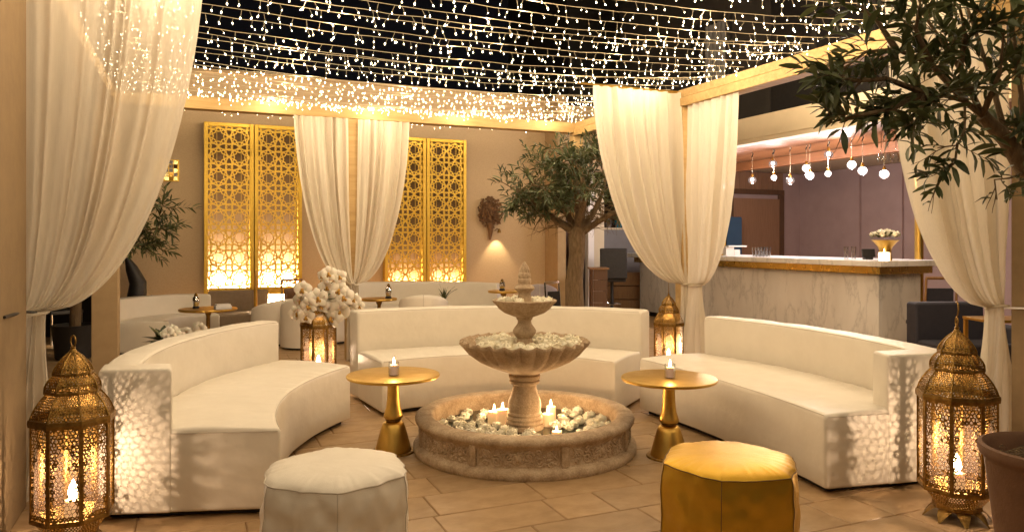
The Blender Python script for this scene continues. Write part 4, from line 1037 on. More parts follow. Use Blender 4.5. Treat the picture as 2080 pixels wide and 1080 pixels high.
def make_lantern():
    t = thing('brass_lantern', 'x', 'lantern', (0, 0, 0), 0, 'pierced brass floor lanterns')
    rnd = lcg(77)
    def oc(r, z, k): a = k * pi / 4 + pi / 8; return Vector((r * cos(a), r * sin(a), z))
    RB = 0.218
    def arch(mu, mv, hole):
        # pointed arch window: finer, more open filigree inside
        x = abs(mu - 0.5) * 2; top = 0.80 - 0.26 * max(0, x / 0.74) ** 1.7
        inside = x < 0.74 and 0.05 < mv < top
        edge = x < 0.86 and 0.02 < mv < top + 0.05
        return 0.86 if inside else (0.30 if edge else 0.66)
    for k in range(8):
        g = MB(); perf_quad(g, oc(RB, 0.175, k), oc(RB, 0.175, k + 1), oc(RB, 0.62, k + 1), oc(RB, 0.62, k), 0.020, 0.8, 0.34, rnd, arch)
        part('pierced_window', g, MAT['brass'], t)
    for k in range(8):
        a, b = oc(RB * 0.965, 0, k), oc(RB * 0.965, 0, k + 1); vs = []
        for u, v in ((0.13, 0.05), (0.87, 0.05), (0.87, 0.54), (0.80, 0.64), (0.66, 0.73), (0.5, 0.80), (0.34, 0.73), (0.20, 0.64), (0.13, 0.54)):
            q_ = a.lerp(b, u); vs.append((q_.x, q_.y, lerp(0.175, 0.62, v)))
        part('glass_pane', MB().add(vs, [tuple(range(9))]), MAT['pane'], t)
    g = MB()
    for k in range(8): perf_quad(g, oc(0.135, 0.075, k), oc(0.135, 0.075, k + 1), oc(RB, 0.165, k + 1), oc(RB, 0.165, k), 0.017, 0.55, 0.18, rnd)
    part('lower_band', g, MAT['brass'], t)
    for nm, (r0, z0, r1, z1, bu, ce, ho) in zip(('lower_dome', 'middle_dome', 'upper_dome'), ((0.222, 0.655, 0.135, 0.775, 0.012, 0.0155, 0.6), (0.150, 0.785, 0.096, 0.862, 0.014, 0.0145, 0.6), (0.108, 0.870, 0.022, 0.965, 0.012, 0.0135, 0.6))):
        g = MB()
        for k in range(8):
            perf_quad(g, oc(r0, z0, k), oc(r0, z0, k + 1), oc(r1, z1, k + 1), oc(r1, z1, k), ce, ho, 0.25, rnd, bulge=bu)
        o = part(nm, g, MAT['brass'], t)
        for k in range(8):
            a, b = oc(r0 * 1.01, z0, k), oc(r1 * 1.02, z1, k); m = (a + b) / 2 + Vector((a.x, a.y, 0)).normalized() * bu * 1.1
            part('rib', MB().tube([a, lerp(a, m, .55) + Vector((a.x, a.y, 0)).normalized() * bu * .3, m, lerp(m, b, .5) + Vector((a.x, a.y, 0)).normalized() * bu * .3, b], 0.0055, 5), MAT['brass'], o)
    for k in range(8): part('corner_strip', MB().bar(oc(RB * 1.012, 0.16, k), oc(RB * 1.012, 0.64, k), 0.022, 0.010, Vector((cos(k * pi / 4 + pi / 8), sin(k * pi / 4 + pi / 8), 0))), MAT['brass'], t)
    for (r, z, h) in ((0.226, 0.155, 0.022), (0.235, 0.622, 0.034), (0.155, 0.772, 0.014), (0.112, 0.860, 0.012)):
        g = MB()
        g.lathe([(r * .90, z), (r, z), (r * 1.012, z + h / 2), (r, z + h), (r * .90, z + h)], 8, phase=pi / 8, sm=False)
        g.f = g.f[:-2]; g.s = g.s[:-2]; part('cornice_band', g, MAT['brass'], t)
    part('base_ring', MB().lathe([(0.135, 0.055), (0.14, 0.06), (0.14, 0.078), (0.13, 0.08)], 8, phase=pi / 8, sm=False), MAT['brass'], t)
    for k in range(8):                                  # curled petal feet
        a = k * pi / 4; rows = []
        for i in range(6):
            u = i / 5; r = 0.115 + 0.085 * u ** 1.2; z = 0.062 - 0.060 * u + 0.018 * sin(pi * u) ; w = 0.040 * (1 - u ** 2.2) + 0.003
            rows.append([(r * cos(a) - v * w * sin(a), r * sin(a) + v * w * cos(a), z - abs(v) * 0.006) for v in (-1, -.5, 0, .5, 1)])
        part('petal_foot', MB().grid(rows), MAT['brass'], t)
    part('neck', MB().lathe([(0.026, 0.955), (0.022, 0.972), (0.012, 0.985), (0.016, 0.992), (0.008, 1.0)], 14), MAT['brass'], t)
    part('ring', MB().tube([(0.024 * cos(a), 0, 1.022 + 0.026 * sin(a)) for a in [2 * pi * i / 20 for i in range(20)]], 0.0052, 6, closed=True), MAT['brass'], t)
    part('candle', MB().lathe([(0.045, 0.082), (0.045, 0.235), (0.03, 0.240), (0.0001, 0.236)], 20), wax_glow, t)
    part('tray', MB().lathe([(0.13, 0.0785), (0.13, 0.0815), (0.0001, 0.0815)], 8, phase=pi / 8, sm=False), MAT['brass'], t)
    part('flame', MB().lathe([(0.0001, 0.238), (0.022, 0.25), (0.029, 0.272), (0.020, 0.305), (0.0001, 0.338)], 12), MAT['flame'], t)
    return t
LW = 9.0
lan = make_lantern()
def place_lantern(o, X, Y, s, rz, label, w, hook=None):
    o.location = P(X, Y); o.scale = (s * 0.82, s * 0.82, s); o.rotation_euler = (0, 0, rz); o['label'] = label
    lamp('lantern_light', (0, 0, 0.352), w, (1.0, 0.70, 0.46), 0.007, o)
    if hook:
        part('hook', MB().tube([(0.0, 0, 1.046), (0.018, 0, 1.06), (0.034, 0, 1.085), (0.028, 0, 1.115), (0.004, 0, 1.128), (-0.016, 0, 1.122)], 0.005, 6), MAT['brass'], o)
l2 = dup(lan); l3 = dup(lan); l4 = dup(lan)
place_lantern(lan, -2.08, 3.50, 0.95, face_rot(-2.08, 3.50, pi / 8 + 0.18), 'large pierced brass lantern at the lower left before the sofa end', LW)
place_lantern(l2, 2.325, 3.86, 1.0, face_rot(2.325, 3.86, pi / 8 - 0.12), 'large pierced brass lantern with a hook beside the terracotta pot', LW, True)
place_lantern(l3, 1.665, 7.85, 0.88, face_rot(1.7, 7.85, 0.05), 'smaller brass lantern under the tied curtains of the right post', 12, True)
place_lantern(l4, -1.90, 7.25, 0.96, face_rot(-1.9, 7.25, 0.1), 'brass lantern topped by the white orchid bouquet', 12)

# ================================================================== ORCHIDS
def orchid_mesh():
    g = MB()
    for k, (a, w, l) in enumerate(((pi / 2, .026, .040), (pi / 2 + 1.25, .038, .042), (pi / 2 - 1.25, .038, .042), (pi / 2 + 2.5, .024, .040), (pi / 2 - 2.5, .024, .040))):
        rows = []
        for i in range(5):
            u = i / 4; ww = w * sin(pi * (0.12 + 0.83 * u)) ; d = 0.004 + l * u
            row = []
            for v in (-1, -.4, .4, 1):
                x = d * cos(a) - v * ww * .72 * sin(a); z = d * sin(a) + v * ww * .72 * cos(a)
                row.append((x, -0.012 * sin(pi * u * .9) + 0.006 * v * v, z))
            rows.append(row)
        g.grid(rows)
    return g.mesh('blossom', MAT['orchid'], sharp=0)
om = orchid_mesh(); lm = MB().ball((0, -0.016, -0.004), (0.007, 0.009, 0.011), 8, 5).ball((0.006, -0.012, -0.013), (0.006, 0.004, 0.007), 6, 4).ball((-0.006, -0.012, -0.013), (0.006, 0.004, 0.007), 6, 4).mesh('lip', MAT['lip'])
ob = thing('orchid_bouquet', 'bouquet of large white orchids standing on the middle left lantern', 'flowers', tuple(P(-1.90, 7.25, 0.97 * 0.9 - 0.06)))
base = Vector(ob.location); rn = lcg(31)
bl = [(668, 556, 1.0), (690, 562, .9), (655, 560, .7), (663, 583, 1.0), (690, 590, 1.2), (645, 605, 1.25), (615, 588, 1.1), (612, 610, 1.1), (602, 635, 1.0), (640, 630, 1.2), (665, 608, 1.25), (700, 603, 1.2), (690, 632, 1.3), (709, 622, 1.0), (676, 645, 1.3), (622, 642, 1.0), (720, 608, .8), (730, 622, .7), (655, 620, 1.0), (627, 620, 1.1)]
stems = MB()
for i, (px, py, s) in enumerate(bl):
    q = at(px, py, 7.15 + rn.uniform(-.12, .12)) - base
    o = bpy.data.objects.new('blossom', om); COL.objects.link(o); o.parent = ob; o.location = q; sc_ = s * 1.85; o.scale = (sc_,) * 3
    o.rotation_euler = (rn.uniform(-.25, .25), rn.uniform(-.5, .5), -YAW + rn.uniform(-.4, .4))
    l = bpy.data.objects.new('lip', lm); COL.objects.link(l); l.parent = o
    m = Vector((q.x * .35, q.y * .35 + .03, q.z * .6))
    stems.tube([Vector((0, 0.02, 0.04)), m, q + Vector((0, 0.02, 0))], 0.004, 5)
part('stems', stems, MAT['stem'], ob)
g = MB()
for k in range(26):
    a = rn.uniform(0, 6.28); L_ = rn.uniform(.12, .26); d = Vector((cos(a), sin(a), rn.uniform(-.1, .8))).normalized(); sd = d.cross(Vector((0, 0, 1))).normalized() * .025; o_ = Vector((0, 0, .05))
    g.add([o_, o_ + d * L_ * .5 + sd, o_ + d * L_, o_ + d * L_ * .5 - sd], [(0, 1, 2, 3)])
part('leaves', g, MAT['leaf'], ob)

# ================================================================== OLIVE TREES
def leaf_mesh(l, w, seed, mat='leaf'):
    r = lcg(seed); g = MB(); rows = []
    for i in range(5):
        u = i / 4; ww = w * sin(pi * (0.06 + 0.9 * u)) ** 0.85; z = 0.10 * l * sin(pi * u) * r.uniform(.4, 1.2)
        rows.append([(l * u, -ww / 2, z + 0.18 * ww), (l * u, 0, z), (l * u, ww / 2, z + 0.18 * ww)])
    return g.grid(rows)
def put_leaves(parent, locs, l, w, maxparts, mat='leaf'):
    """locs: (position, direction, size) relative to parent; the largest become parts"""
    ms = [leaf_mesh(l, w, s).mesh('leaf', MAT[mat], sharp=0) for s in range(4)]
    off = Vector(parent.location); rr_ = lcg(9)
    def mat_of(p, d, s):
        d = d.normalized(); sd = d.cross(Vector((0, 0, 1)))
        if sd.length < 1e-3: sd = Vector((1, 0, 0))
        sd.normalize(); up = sd.cross(d); ro = rr_.uniform(-.9, .9); sd2 = sd * cos(ro) + up * sin(ro); up2 = d.cross(sd2) * -1
        M = Matrix((d, sd2, up2)).transposed().to_4x4(); M.translation = p
        return M @ Matrix.Scale(s, 4)
    locs = sorted(locs, key=lambda q: (q[0] + off - Vector((0, 0, EYE))).length / q[2])
    for (p, d, s) in locs[:maxparts]:
        o = bpy.data.objects.new('leaf', ms[rr_.randrange(4)]); COL.objects.link(o); o.parent = parent; o.matrix_local = mat_of(p, d, s)
    g = MB(); lm_ = [leaf_mesh(l, w, s) for s in range(4)]
    for (p, d, s) in locs[maxparts:]:
        M = mat_of(p, d, s); src = lm_[rr_.randrange(4)]
        g.add([M @ Vector(v) for v in src.v], src.f, True)
    if g.v: part('foliage', g, MAT[mat], parent, kind='stuff', sharp=0)
def twig(pts_out, g, p, d, L_, n, ls, r, droop=0.25, rad=0.003):
    """a twig with paired leaves; adds its wood to g and its leaves to pts_out"""
    pts = [p.copy()]; q = p.copy(); dd = d.normalized()
    for i in range(n):
        dd = (dd + Vector((r.uniform(-.22, .22), r.uniform(-.22, .22), r.uniform(-.2, .2) - droop * 0.12))).normalized()
        q = q + dd * (L_ / n); pts.append(q.copy())
        sd = dd.cross(Vector((r.uniform(-1, 1), r.uniform(-1, 1), r.uniform(-1, 1))))
        if sd.length < .05: continue
        sd.normalize()
        for sg in (-1, 1):
            if r.random() < 0.9: pts_out.append((q.copy(), (dd * r.uniform(.5, 1.1) + sd * sg * r.uniform(.5, 1.0)), ls * r.uniform(.7, 1.25)))
    pts_out.append((q.copy(), dd, ls * r.uniform(.8, 1.2)))
    g.tube(pts, [rad * (1 - .7 * i / len(pts)) for i in range(len(pts))], 5)
# --- back olive
q = P(0.86, 9.35)
t = thing('olive_tree', 'bushy olive tree with a stout bare trunk behind the fountain', 'tree', tuple(q))
rt2 = lcg(71); wood = MB(); leaves = []
def T(px, py, Y): return at(px, py, Y) - q
wood.tube([T(1166, 700, 9.35), T(1168, 640, 9.35), T(1166, 570, 9.35), T(1172, 520, 9.33), T(1172, 480, 9.3), T(1175, 462, 9.3)], [0.14, 0.125, 0.112, 0.10, 0.11, 0.085], 14)
limbs = [[(1170, 475, 9.3), (1140, 455, 9.3), (1105, 430, 9.25), (1070, 400, 9.2), (1045, 385, 9.15)], [(1170, 472, 9.3), (1150, 430, 9.4), (1125, 370, 9.5), (1110, 310, 9.5)], [(1174, 470, 9.3), (1175, 420, 9.2), (1165, 350, 9.1), (1150, 290, 9.1)],
         [(1176, 470, 9.3), (1205, 435, 9.35), (1225, 390, 9.4), (1235, 330, 9.4)], [(1178, 475, 9.3), (1215, 450, 9.2), (1250, 430, 9.1), (1275, 420, 9.05)], [(1176, 465, 9.3), (1190, 400, 9.5), (1200, 340, 9.7), (1205, 290, 9.7)], [(1170, 470, 9.3), (1120, 440, 9.5), (1080, 420, 9.6)],
         [(1150, 430, 9.2), (1095, 400, 8.95), (1075, 355, 8.9)], [(1174, 450, 9.2), (1190, 400, 8.9), (1180, 340, 8.85)]]
for lb in limbs:
    pts = [T(*a) for a in lb]; n = len(pts)
    wood.tube(pts, [0.05 * (1 - .75 * i / (n - 1)) for i in range(n)], 8)
    for i in range(1, n):
        for k in range(9 if i > 1 else 5):
            p = pts[i - 1].lerp(pts[i], rt2.random()); d = Vector((rt2.gauss(0, 1), rt2.gauss(0, 1), rt2.gauss(.25, .8))).normalized()
            # secondary twigs, leaves towards the outside
            m = p + d * rt2.uniform(.12, .34); wood.tube([p, m], [0.009, 0.005], 5)
            for z in range(3):
                dd = (d + Vector((rt2.gauss(0, .6), rt2.gauss(0, .6), rt2.gauss(0, .5)))).normalized()
                twig(leaves, wood, p.lerp(m, rt2.uniform(.4, 1)), dd, rt2.uniform(.14, .26), 5, 1.0, rt2)
leaves = [l for l in leaves if (l[0] + q).z < 3.02 and (l[0] + q).z > 1.70 and not ((l[0] + q).z < 1.95 and abs(l[0].x) < 0.3)]
part('trunk', wood, MAT['bark'], t)
put_leaves(t, leaves, 0.105, 0.023, 300, 'leaf_frontlit')
# --- left olive behind the curtain
q = P(-5.25, 9.0)
t = thing('olive_tree', 'dark olive branches reaching out behind the front left curtain', 'tree', tuple(q)); rt2 = lcg(72); wood = MB(); leaves = []
wood.tube([T(150, 740, 9.0), T(155, 600, 9.0), T(170, 500, 9.0), T(190, 460, 9.0)], [0.07, 0.06, 0.05, 0.04], 10)
for lb in ([(190, 460, 9.0), (250, 440, 9.0), (310, 415, 9.0), (360, 425, 9.0)], [(190, 460, 9), (260, 470, 9.1), (320, 465, 9.1), (345, 460, 9.1)], [(185, 470, 9), (240, 490, 9), (280, 500, 9), (310, 495, 9.)], [(190, 460, 9.0), (230, 410, 9.2), (280, 400, 9.2)]):
    pts = [T(*a) for a in lb]; n = len(pts); wood.tube(pts, [0.02 * (1 - .8 * i / (n - 1)) for i in range(n)], 6)
    for i in range(1, n):
        for k in range(10):
            p = pts[i - 1].lerp(pts[i], rt2.random()); twig(leaves, wood, p, Vector((rt2.gauss(.5, .6), rt2.gauss(0, .6), rt2.gauss(-.1, .5))), rt2.uniform(.12, .28), 5, 1.0, rt2)
part('trunk', wood, MAT['bark'], t); put_leaves(t, leaves, 0.11, 0.022, 200)
part('pot', MB().lathe([(0.16, 0.0), (0.2, 0.02), (0.24, 0.4), (0.25, 0.42), (0.23, 0.42), (0.2, 0.36), (0.0001, 0.35)], 28, (T(150, 740, 9.0).x, T(150, 740, 9.0).y, 0)), MAT['black'], t)
# --- foreground olive and pot
q = P(2.265, 3.05)
pt_ = thing('plant_pot', 'brown terracotta pot at the lower right corner', 'pot', tuple(q))
part('pot_body', MB().lathe([(0.19, 0.0), (0.205, 0.02), (0.235, 0.25), (0.268, 0.52), (0.275, 0.535), (0.287, 0.545), (0.294, 0.565), (0.290, 0.585), (0.275, 0.590), (0.258, 0.575), (0.245, 0.5), (0.22, 0.3)], 56), MAT['terracotta'], pt_)
sl = MB(); rows = []
for i in range(9):
    r = 0.252 * i / 8; rows.append([(r * cos(2 * pi * k / 40), r * sin(2 * pi * k / 40), 0.525 + 0.02 * mnoise.noise(Vector((r * 14 * cos(2 * pi * k / 40), r * 14 * sin(2 * pi * k / 40), 3)))) for k in range(41)])
part('soil', sl.grid(rows), MAT['soil'], pt_)
g = MB(); r9 = lcg(90)
for k in range(90):
    a = r9.uniform(0, 6.28); r = 0.22 * sqrt(r9.random()); d = r9.uniform(0, 6.28); L_ = r9.uniform(.02, .06)
    p = Vector((r * cos(a), r * sin(a), 0.542)); e = p + Vector((cos(d) * L_, sin(d) * L_, r9.uniform(-.005, .015))); g.tube([p, (p + e) / 2 + Vector((0, 0, .006)), e], [.002, .003, .001], 4)
part('bark_chips', g, MAT['bark'], pt_, kind='stuff')
t = thing('olive_tree', 'olive tree overhanging the upper right corner from the terracotta pot', 'tree', tuple(q + Vector((0, 0, 0.52)))); q = q + Vector((0, 0, 0.52))
rt2 = lcg(73); wood = MB(); leaves = []
wood.tube([T(2150, 925, 3.05), T(2158, 800, 3.04), T(2150, 620, 3.0), T(2125, 460, 2.96), T(2085, 350, 2.92), T(2045, 285, 2.9), T(1995, 235, 2.88)], [0.045, 0.042, 0.040, 0.038, 0.036, 0.031, 0.024], 12)
brs = [[(1995, 235, 2.88), (1960, 205, 2.86), (1920, 195, 2.82), (1880, 190, 2.8), (1830, 200, 2.78)], [(1960, 205, 2.86), (1890, 130, 2.84), (1820, 100, 2.8), (1760, 105, 2.78), (1715, 140, 2.76)],
       [(1995, 235, 2.88), (1950, 140, 2.9), (1890, 50, 2.92), (1830, -30, 2.95)], [(2045, 285, 2.9), (2010, 150, 2.95), (1970, 30, 3.0), (1940, -60, 3.0)], [(2085, 350, 2.92), (2075, 200, 2.85), (2060, 80, 2.8), (2050, -50, 2.8)],
       [(1880, 190, 2.8), (1800, 225, 2.76), (1740, 235, 2.74), (1685, 250, 2.72)], [(1880, 190, 2.8), (1800, 160, 2.75), (1740, 165, 2.72), (1680, 150, 2.70)], [(1820, 100, 2.8), (1780, 40, 2.8), (1740, 10, 2.8)],
       [(1960, 215, 2.84), (1960, 260, 2.76), (1945, 295, 2.72), (1905, 300, 2.7)], [(1945, 290, 2.72), (1940, 330, 2.7), (1915, 355, 2.68), (1905, 378, 2.67)], [(2080, 350, 2.92), (2050, 362, 2.8), (2020, 365, 2.76), (2025, 405, 2.72)],
       [(1880, 190, 2.8), (1870, 220, 2.72), (1860, 245, 2.68)], [(2100, 380, 2.95), (2120, 250, 2.8), (2110, 120, 2.7)], [(1995, 235, 2.88), (2030, 150, 2.75), (2040, 60, 2.7)], [(1950, 140, 2.9), (1960, 70, 2.8), (1950, 10, 2.75)], [(1890, 130, 2.84), (1860, 60, 2.75), (1870, 0, 2.7)]]
sparse = {8, 9, 10}
for bi, lb in enumerate(brs):
    pts = [T(*a) for a in lb]; n = len(pts)
    wood.tube(pts, [max(.0025, 0.013 * (1 - .8 * i / (n - 1)) * (0.4 if bi in sparse else 1)) for i in range(n)], 7)
    for i in range(1, n):
        for k in range((2 if bi in sparse else 5) if i > 1 else (1 if bi in sparse else 4)):
            p = pts[i - 1].lerp(pts[i], rt2.random()); ax = (pts[i] - pts[i - 1]).normalized()
            d = ax * 0.8 + Vector((rt2.gauss(0, .5), rt2.gauss(0, .6), rt2.gauss(-.05, .55)))
            twig(leaves, wood, p, d, rt2.uniform(.08, .2) * (0.75 if bi in sparse else 1), 4, 1.0, rt2, 0.3, 0.0022)
def pruned(l):                                         # the crown is clipped clear of the bar front
    v = l[0] + l[1].normalized() * 0.07 + q; X = v.x * CA - v.y * SA; Y = v.x * SA + v.y * CA; k = X / Y; h = (v.z - EYE) / Y
    return h > (0.125 if k < 0.535 else 0.045)
leaves = [l for l in leaves if pruned(l)]
part('trunk', wood, MAT['bark'], t); put_leaves(t, leaves, 0.078, 0.021, 300)

# ================================================================== BAR THINGS
def pend(px, py, lit, label, r=0.062):
    X = (px - CX) / F; Y = 8.55 / (CA * X + SA); c = at(px, py, Y)
    t = thing('pendant_lamp', label, 'pendant lamp', (c.x, c.y, 2.88), 0, 'glass globe pendants over the bar'); z = c.z - 2.88
    part('cord', MB().tube([(0, 0, 0.02), (0, 0, z + r + 0.03)], 0.0035, 5), MAT['wire'], t)
    part('hook', MB().tube([(0, 0, 0.02), (0.02, 0, 0.0), (0.0, 0, -0.03), (-0.015, 0, -0.06)], 0.007, 6), MAT['black'], t)
    part('cap', MB().lathe([(0.008, z + r + 0.045), (0.02, z + r + 0.03), (0.024, z + r * .8), (0.0001, z + r * .75)], 12), MAT['gold'], t)
    part('globe', MB().ball((0, 0, z), (r, r, r * 0.92), 12, 8), MAT['frost'] if lit else MAT['globe'], t, sharp=10)
    part('bulb', MB().ball((0, 0, z + .005), r * (.62 if lit else .3), 10, 6), MAT['globe_bulb'], t)
    lamp('pendant_light', (0, 0, z - r - .02), 24.0 if lit else 13.0, COOL, 0.04, t)
plist = [(1470, 377, 1, 'small glowing globe pendant at the curtain edge, leftmost over the bar'), (1484, 372, 1, 'small glowing globe pendant just right of the leftmost one'), (1528, 366, 0, 'clear globe pendant with a gold cap on a long cord above the door frame'), (1570, 333, 0, 'clear globe pendant hung directly above a smaller lit globe, near the door'),
         (1572, 361, 1, 'small lit globe pendant under the clear globe near the door'), (1605, 367, 0, 'clear globe pendant on the longest cord right of the door centre'), (1638, 342, 1, 'lit globe pendant with a gold cap, upper of the close pair'), (1645, 357, 1, 'lit globe pendant, lower of the close pair'), (1683, 314, 0, 'large clear globe pendant hung highest, above a small lit one'),
         (1682, 353, 1, 'small lit globe pendant under the highest clear globe'), (1730, 335, 1, 'broad lit globe pendant under the olive leaves'), (1752, 347, 1, 'lit globe pendant right of the broad one'), (1796, 354, 1, 'brightest broad globe pendant with an amber cap, rightmost over the bar'), (1716, 285, 0, 'clear globe pendant half hidden by olive leaves')]
for px, py, lit, lb in plist: pend(px, py, lit, lb, 0.05 if lit and 'small' in lb else 0.066)
for k, px in enumerate((1790, 1804, 1820)):
    X = (px - CX) / F; Y = 8.55 / (CA * X + SA); c = at(px, 313, Y)
    single('hanging_glass', MB().lathe([(0.004, 0.09), (0.004, 0.03), (0.035, 0.0), (0.045, -0.06), (0.036, -0.10), (0.033, -0.10), (0.041, -0.06), (0.03, -0.004), (0.0001, 0.0)], 16), MAT['glass'],
           'clear stemmed glass hung upside down over the bar, %s of three' % ['left', 'middle', 'right'][k], 'glass', tuple(c), group='glasses hung over the bar end')
    single('glass_rack_hook', MB().tube([(0, 0, 0), (0, 0, 2.9 - c.z - 0.085)], 0.004, 5), MAT['black'], 'thin black hanger rod for the %s upside down glass' % ['left', 'middle', 'right'][k], 'hook', (c.x, c.y, c.z + 0.085))
def tumbler(px, Y, r, h, label, group):
    c = P((px - CX) / F * Y, Y, 1.191)
    single('drinking_glass', MB().lathe([(r * .8, 0), (r * .9, h * .3), (r, h), (r * .93, h), (r * .82, h * .3), (r * .7, 0.012), (0.0001, 0.012)], 16), MAT['glass'], label, 'glass', tuple(c), group=group)
for k in range(6): tumbler(1532 + k * 6, 11.6 + 0.09 * (k % 2), 0.034, 0.145, 'short clear tumbler in the cluster on the bar before the door', 'tumblers clustered on the bar')
for k in range(5): tumbler(1533 + k * 7, 11.25, 0.032, 0.09, 'low clear tumbler at the front of the cluster on the bar', 'tumblers clustered on the bar')
tumbler(1719, 9.75, 0.03, 0.17, 'tall slim highball glass on the bar, left of two', 'highball glasses on the bar'); tumbler(1734, 9.75, 0.03, 0.17, 'tall slim highball glass on the bar, right of two', 'highball glasses on the bar')
c = P((1488 - CX) / F * 12.0, 12.0, 1.191)
bx = thing('serving_box', 'white folded box with papers on the bar left of the tumblers', 'box', tuple(c), -YAW)
part('box_body', MB().bb(-0.13, 0.0, -0.08, 0.08, 0, 0.14), MAT['paper'], bx, bevel=0.004); part('papers', MB().box((0.05, 0, 0.155), (0.30, 0.18, 0.022), 0.1), MAT['paper'], bx); part('tray', MB().bb(0.01, 0.1, -0.07, 0.07, 0, 0.10), MAT['paper'], bx)
c = P((1455 - CX) / F * 12.4, 12.4, 1.191)
bl_ = thing('table_lantern', 'square cream lantern on the bar peeking past the curtain', 'lantern', tuple(c), -YAW)
for sx in (-1, 1):
    for sy in (-1, 1): part('corner_post', MB().bb(sx * .11 - .012, sx * .11 + .012, sy * .11 - .012, sy * .11 + .012, 0.02, 0.34), MAT['gold'], bl_)
part('base', MB().bb(-.13, .13, -.13, .13, 0, .02), MAT['gold'], bl_); part('pane', MB().bb(-.1, .1, -.1, .1, .022, .33), MAT['cream'], bl_)
part('roof', MB().lathe([(0.19, 0.342), (0.1, 0.42), (0.05, 0.45), (0.03, 0.5), (0.0001, 0.52)], 4, phase=pi / 4, sm=False), MAT['brass'], bl_)
c = P((1798 - CX) / F * 9.35, 9.35, 1.191)
vs_ = thing('flower_vase', 'flared gold vase of blush roses on the right end of the bar', 'vase', tuple(c), 0)
part('vase_body', MB().lathe([(0.075, 0), (0.082, 0.01), (0.075, 0.06), (0.07, 0.12), (0.085, 0.17), (0.135, 0.23), (0.165, 0.255), (0.155, 0.258), (0.12, 0.23), (0.07, 0.17), (0.0001, 0.16)], 32), MAT['gold'], vs_)
g = MB(); r9 = lcg(41)
for k in range(150):
    a = r9.uniform(0, 6.28); e = r9.uniform(-.1, .9); d = Vector((cos(a) * cos(e), sin(a) * cos(e), sin(e) * .6)); p = Vector((0, 0, .26)) + d * .15; L_ = r9.uniform(.05, .10); sd = d.cross(Vector((0, 0, 1))).normalized() * .014
    g.add([p, p + d * L_ * .5 + sd, p + d * L_, p + d * L_ * .5 - sd], [(0, 1, 2, 3)])
part('greenery', g, MAT['leaf'], vs_, kind='stuff')
for k in range(17):
    a = k * 2.399; rr_ = 0.16 * sqrt((k + .5) / 17); o = bpy.data.objects.new('rose_bloom', roses[k % 4]); COL.objects.link(o); o.parent = vs_
    o.location = (rr_ * cos(a), rr_ * sin(a), 0.355 - rr_ * .35); o.scale = (1.15,) * 3; o.rotation_euler = (r9.uniform(-.5, .5), r9.uniform(-.5, .5), a)
c = P((1796 - CX) / F * 9.12, 9.12, 1.191)
t = thing('votive_candle', 'square glowing votive on the bar before the gold vase', 'candle', tuple(c), -YAW)
part('glass', MB().bb(-.05, .05, -.05, .05, 0, .105), emis('lit_votive_glass', (1.0, 0.72, 0.42), 3.0, False), t, bevel=0.006); part('rim', MB().lathe([(0.045, .106), (0.045, .112), (0.035, .112), (0.035, .106)], 4, phase=pi / 4), MAT['gold'], t); flame(t, .105, 1.0)
lamp('candle_light', (0, -0.07, .16), 2.0, CANDLE, .02, t)
c = P((1764 - CX) / F * 9.75, 9.75, 1.191)
t = thing('card_reader', 'small black till screen on the bar left of the gold vase', 'till', tuple(c), -YAW)
part('screen', MB().box((0, 0, .085), (.17, .02, .11), 0, Matrix.Rotation(-.2, 3, 'X')), MAT['black'], t, bevel=0.004); part('stand', MB().bb(-.05, .05, -.03, .06, 0, .03), MAT['black'], t)

# ---- bar stools and the things in the passage
def bar_stool(X, Y, rz, label):
    t = thing('bar_stool', label, 'bar stool', tuple(P(X, Y)), rz, 'black bar stools')
    part('backrest', MB().bb(-.24, .24, .17, .24, .76, 1.30), MAT['black'], t, bevel=.02); part('seat', MB().bb(-.23, .23, -.23, .165, .70, .80), MAT['black'], t, bevel=.02)
    part('stem', MB().tube([(0, 0, .02), (0, 0, .70)], .03, 12), MAT['black'], t); part('base', MB().lathe([(.22, 0), (.22, .012), (.04, .03)], 28), MAT['chrome'], t)
    part('footrest', MB().tube([(.16 * cos(a), .16 * sin(a), .3) for a in [2 * pi * i / 20 for i in range(20)]], .01, 6, closed=True), MAT['chrome'], t)
bar_stool(1.80, 13.3, -YAW + pi, 'black leather bar stool at the far end of the marble bar')
bx2 = thing('wood_crate', 'brown wooden crate stand on the floor left of the bar stool', 'crate', tuple(P(1.47, 12.6)), -YAW)
for sx in (-1, 1): part('side_board', MB().bb(sx * .12 - .012, sx * .12 + .012, -.2, .2, 0, .95), MAT['darkwood'], bx2)
for k in range(5): part('slat', MB().bb(-.105, .105, -.212, -.19, .02 + k * .19, .205 + k * .19), MAT['darkwood'], bx2)
part('top_board', MB().bb(-.16, .16, -.24, .24, .952, .98), MAT['wood'], bx2)
t = thing('low_wall', 'brown stone clad low wall at the end of the bar beneath the counter', 'wall', tuple(P(2.45, 14.7)), -YAW)
for k in range(3): part('stone_course', MB().bb(-.6, .6, -.1 + .004 * k, .1, .01 + k * .27, .265 + k * .27), MAT['wood'], t, bevel=.006)

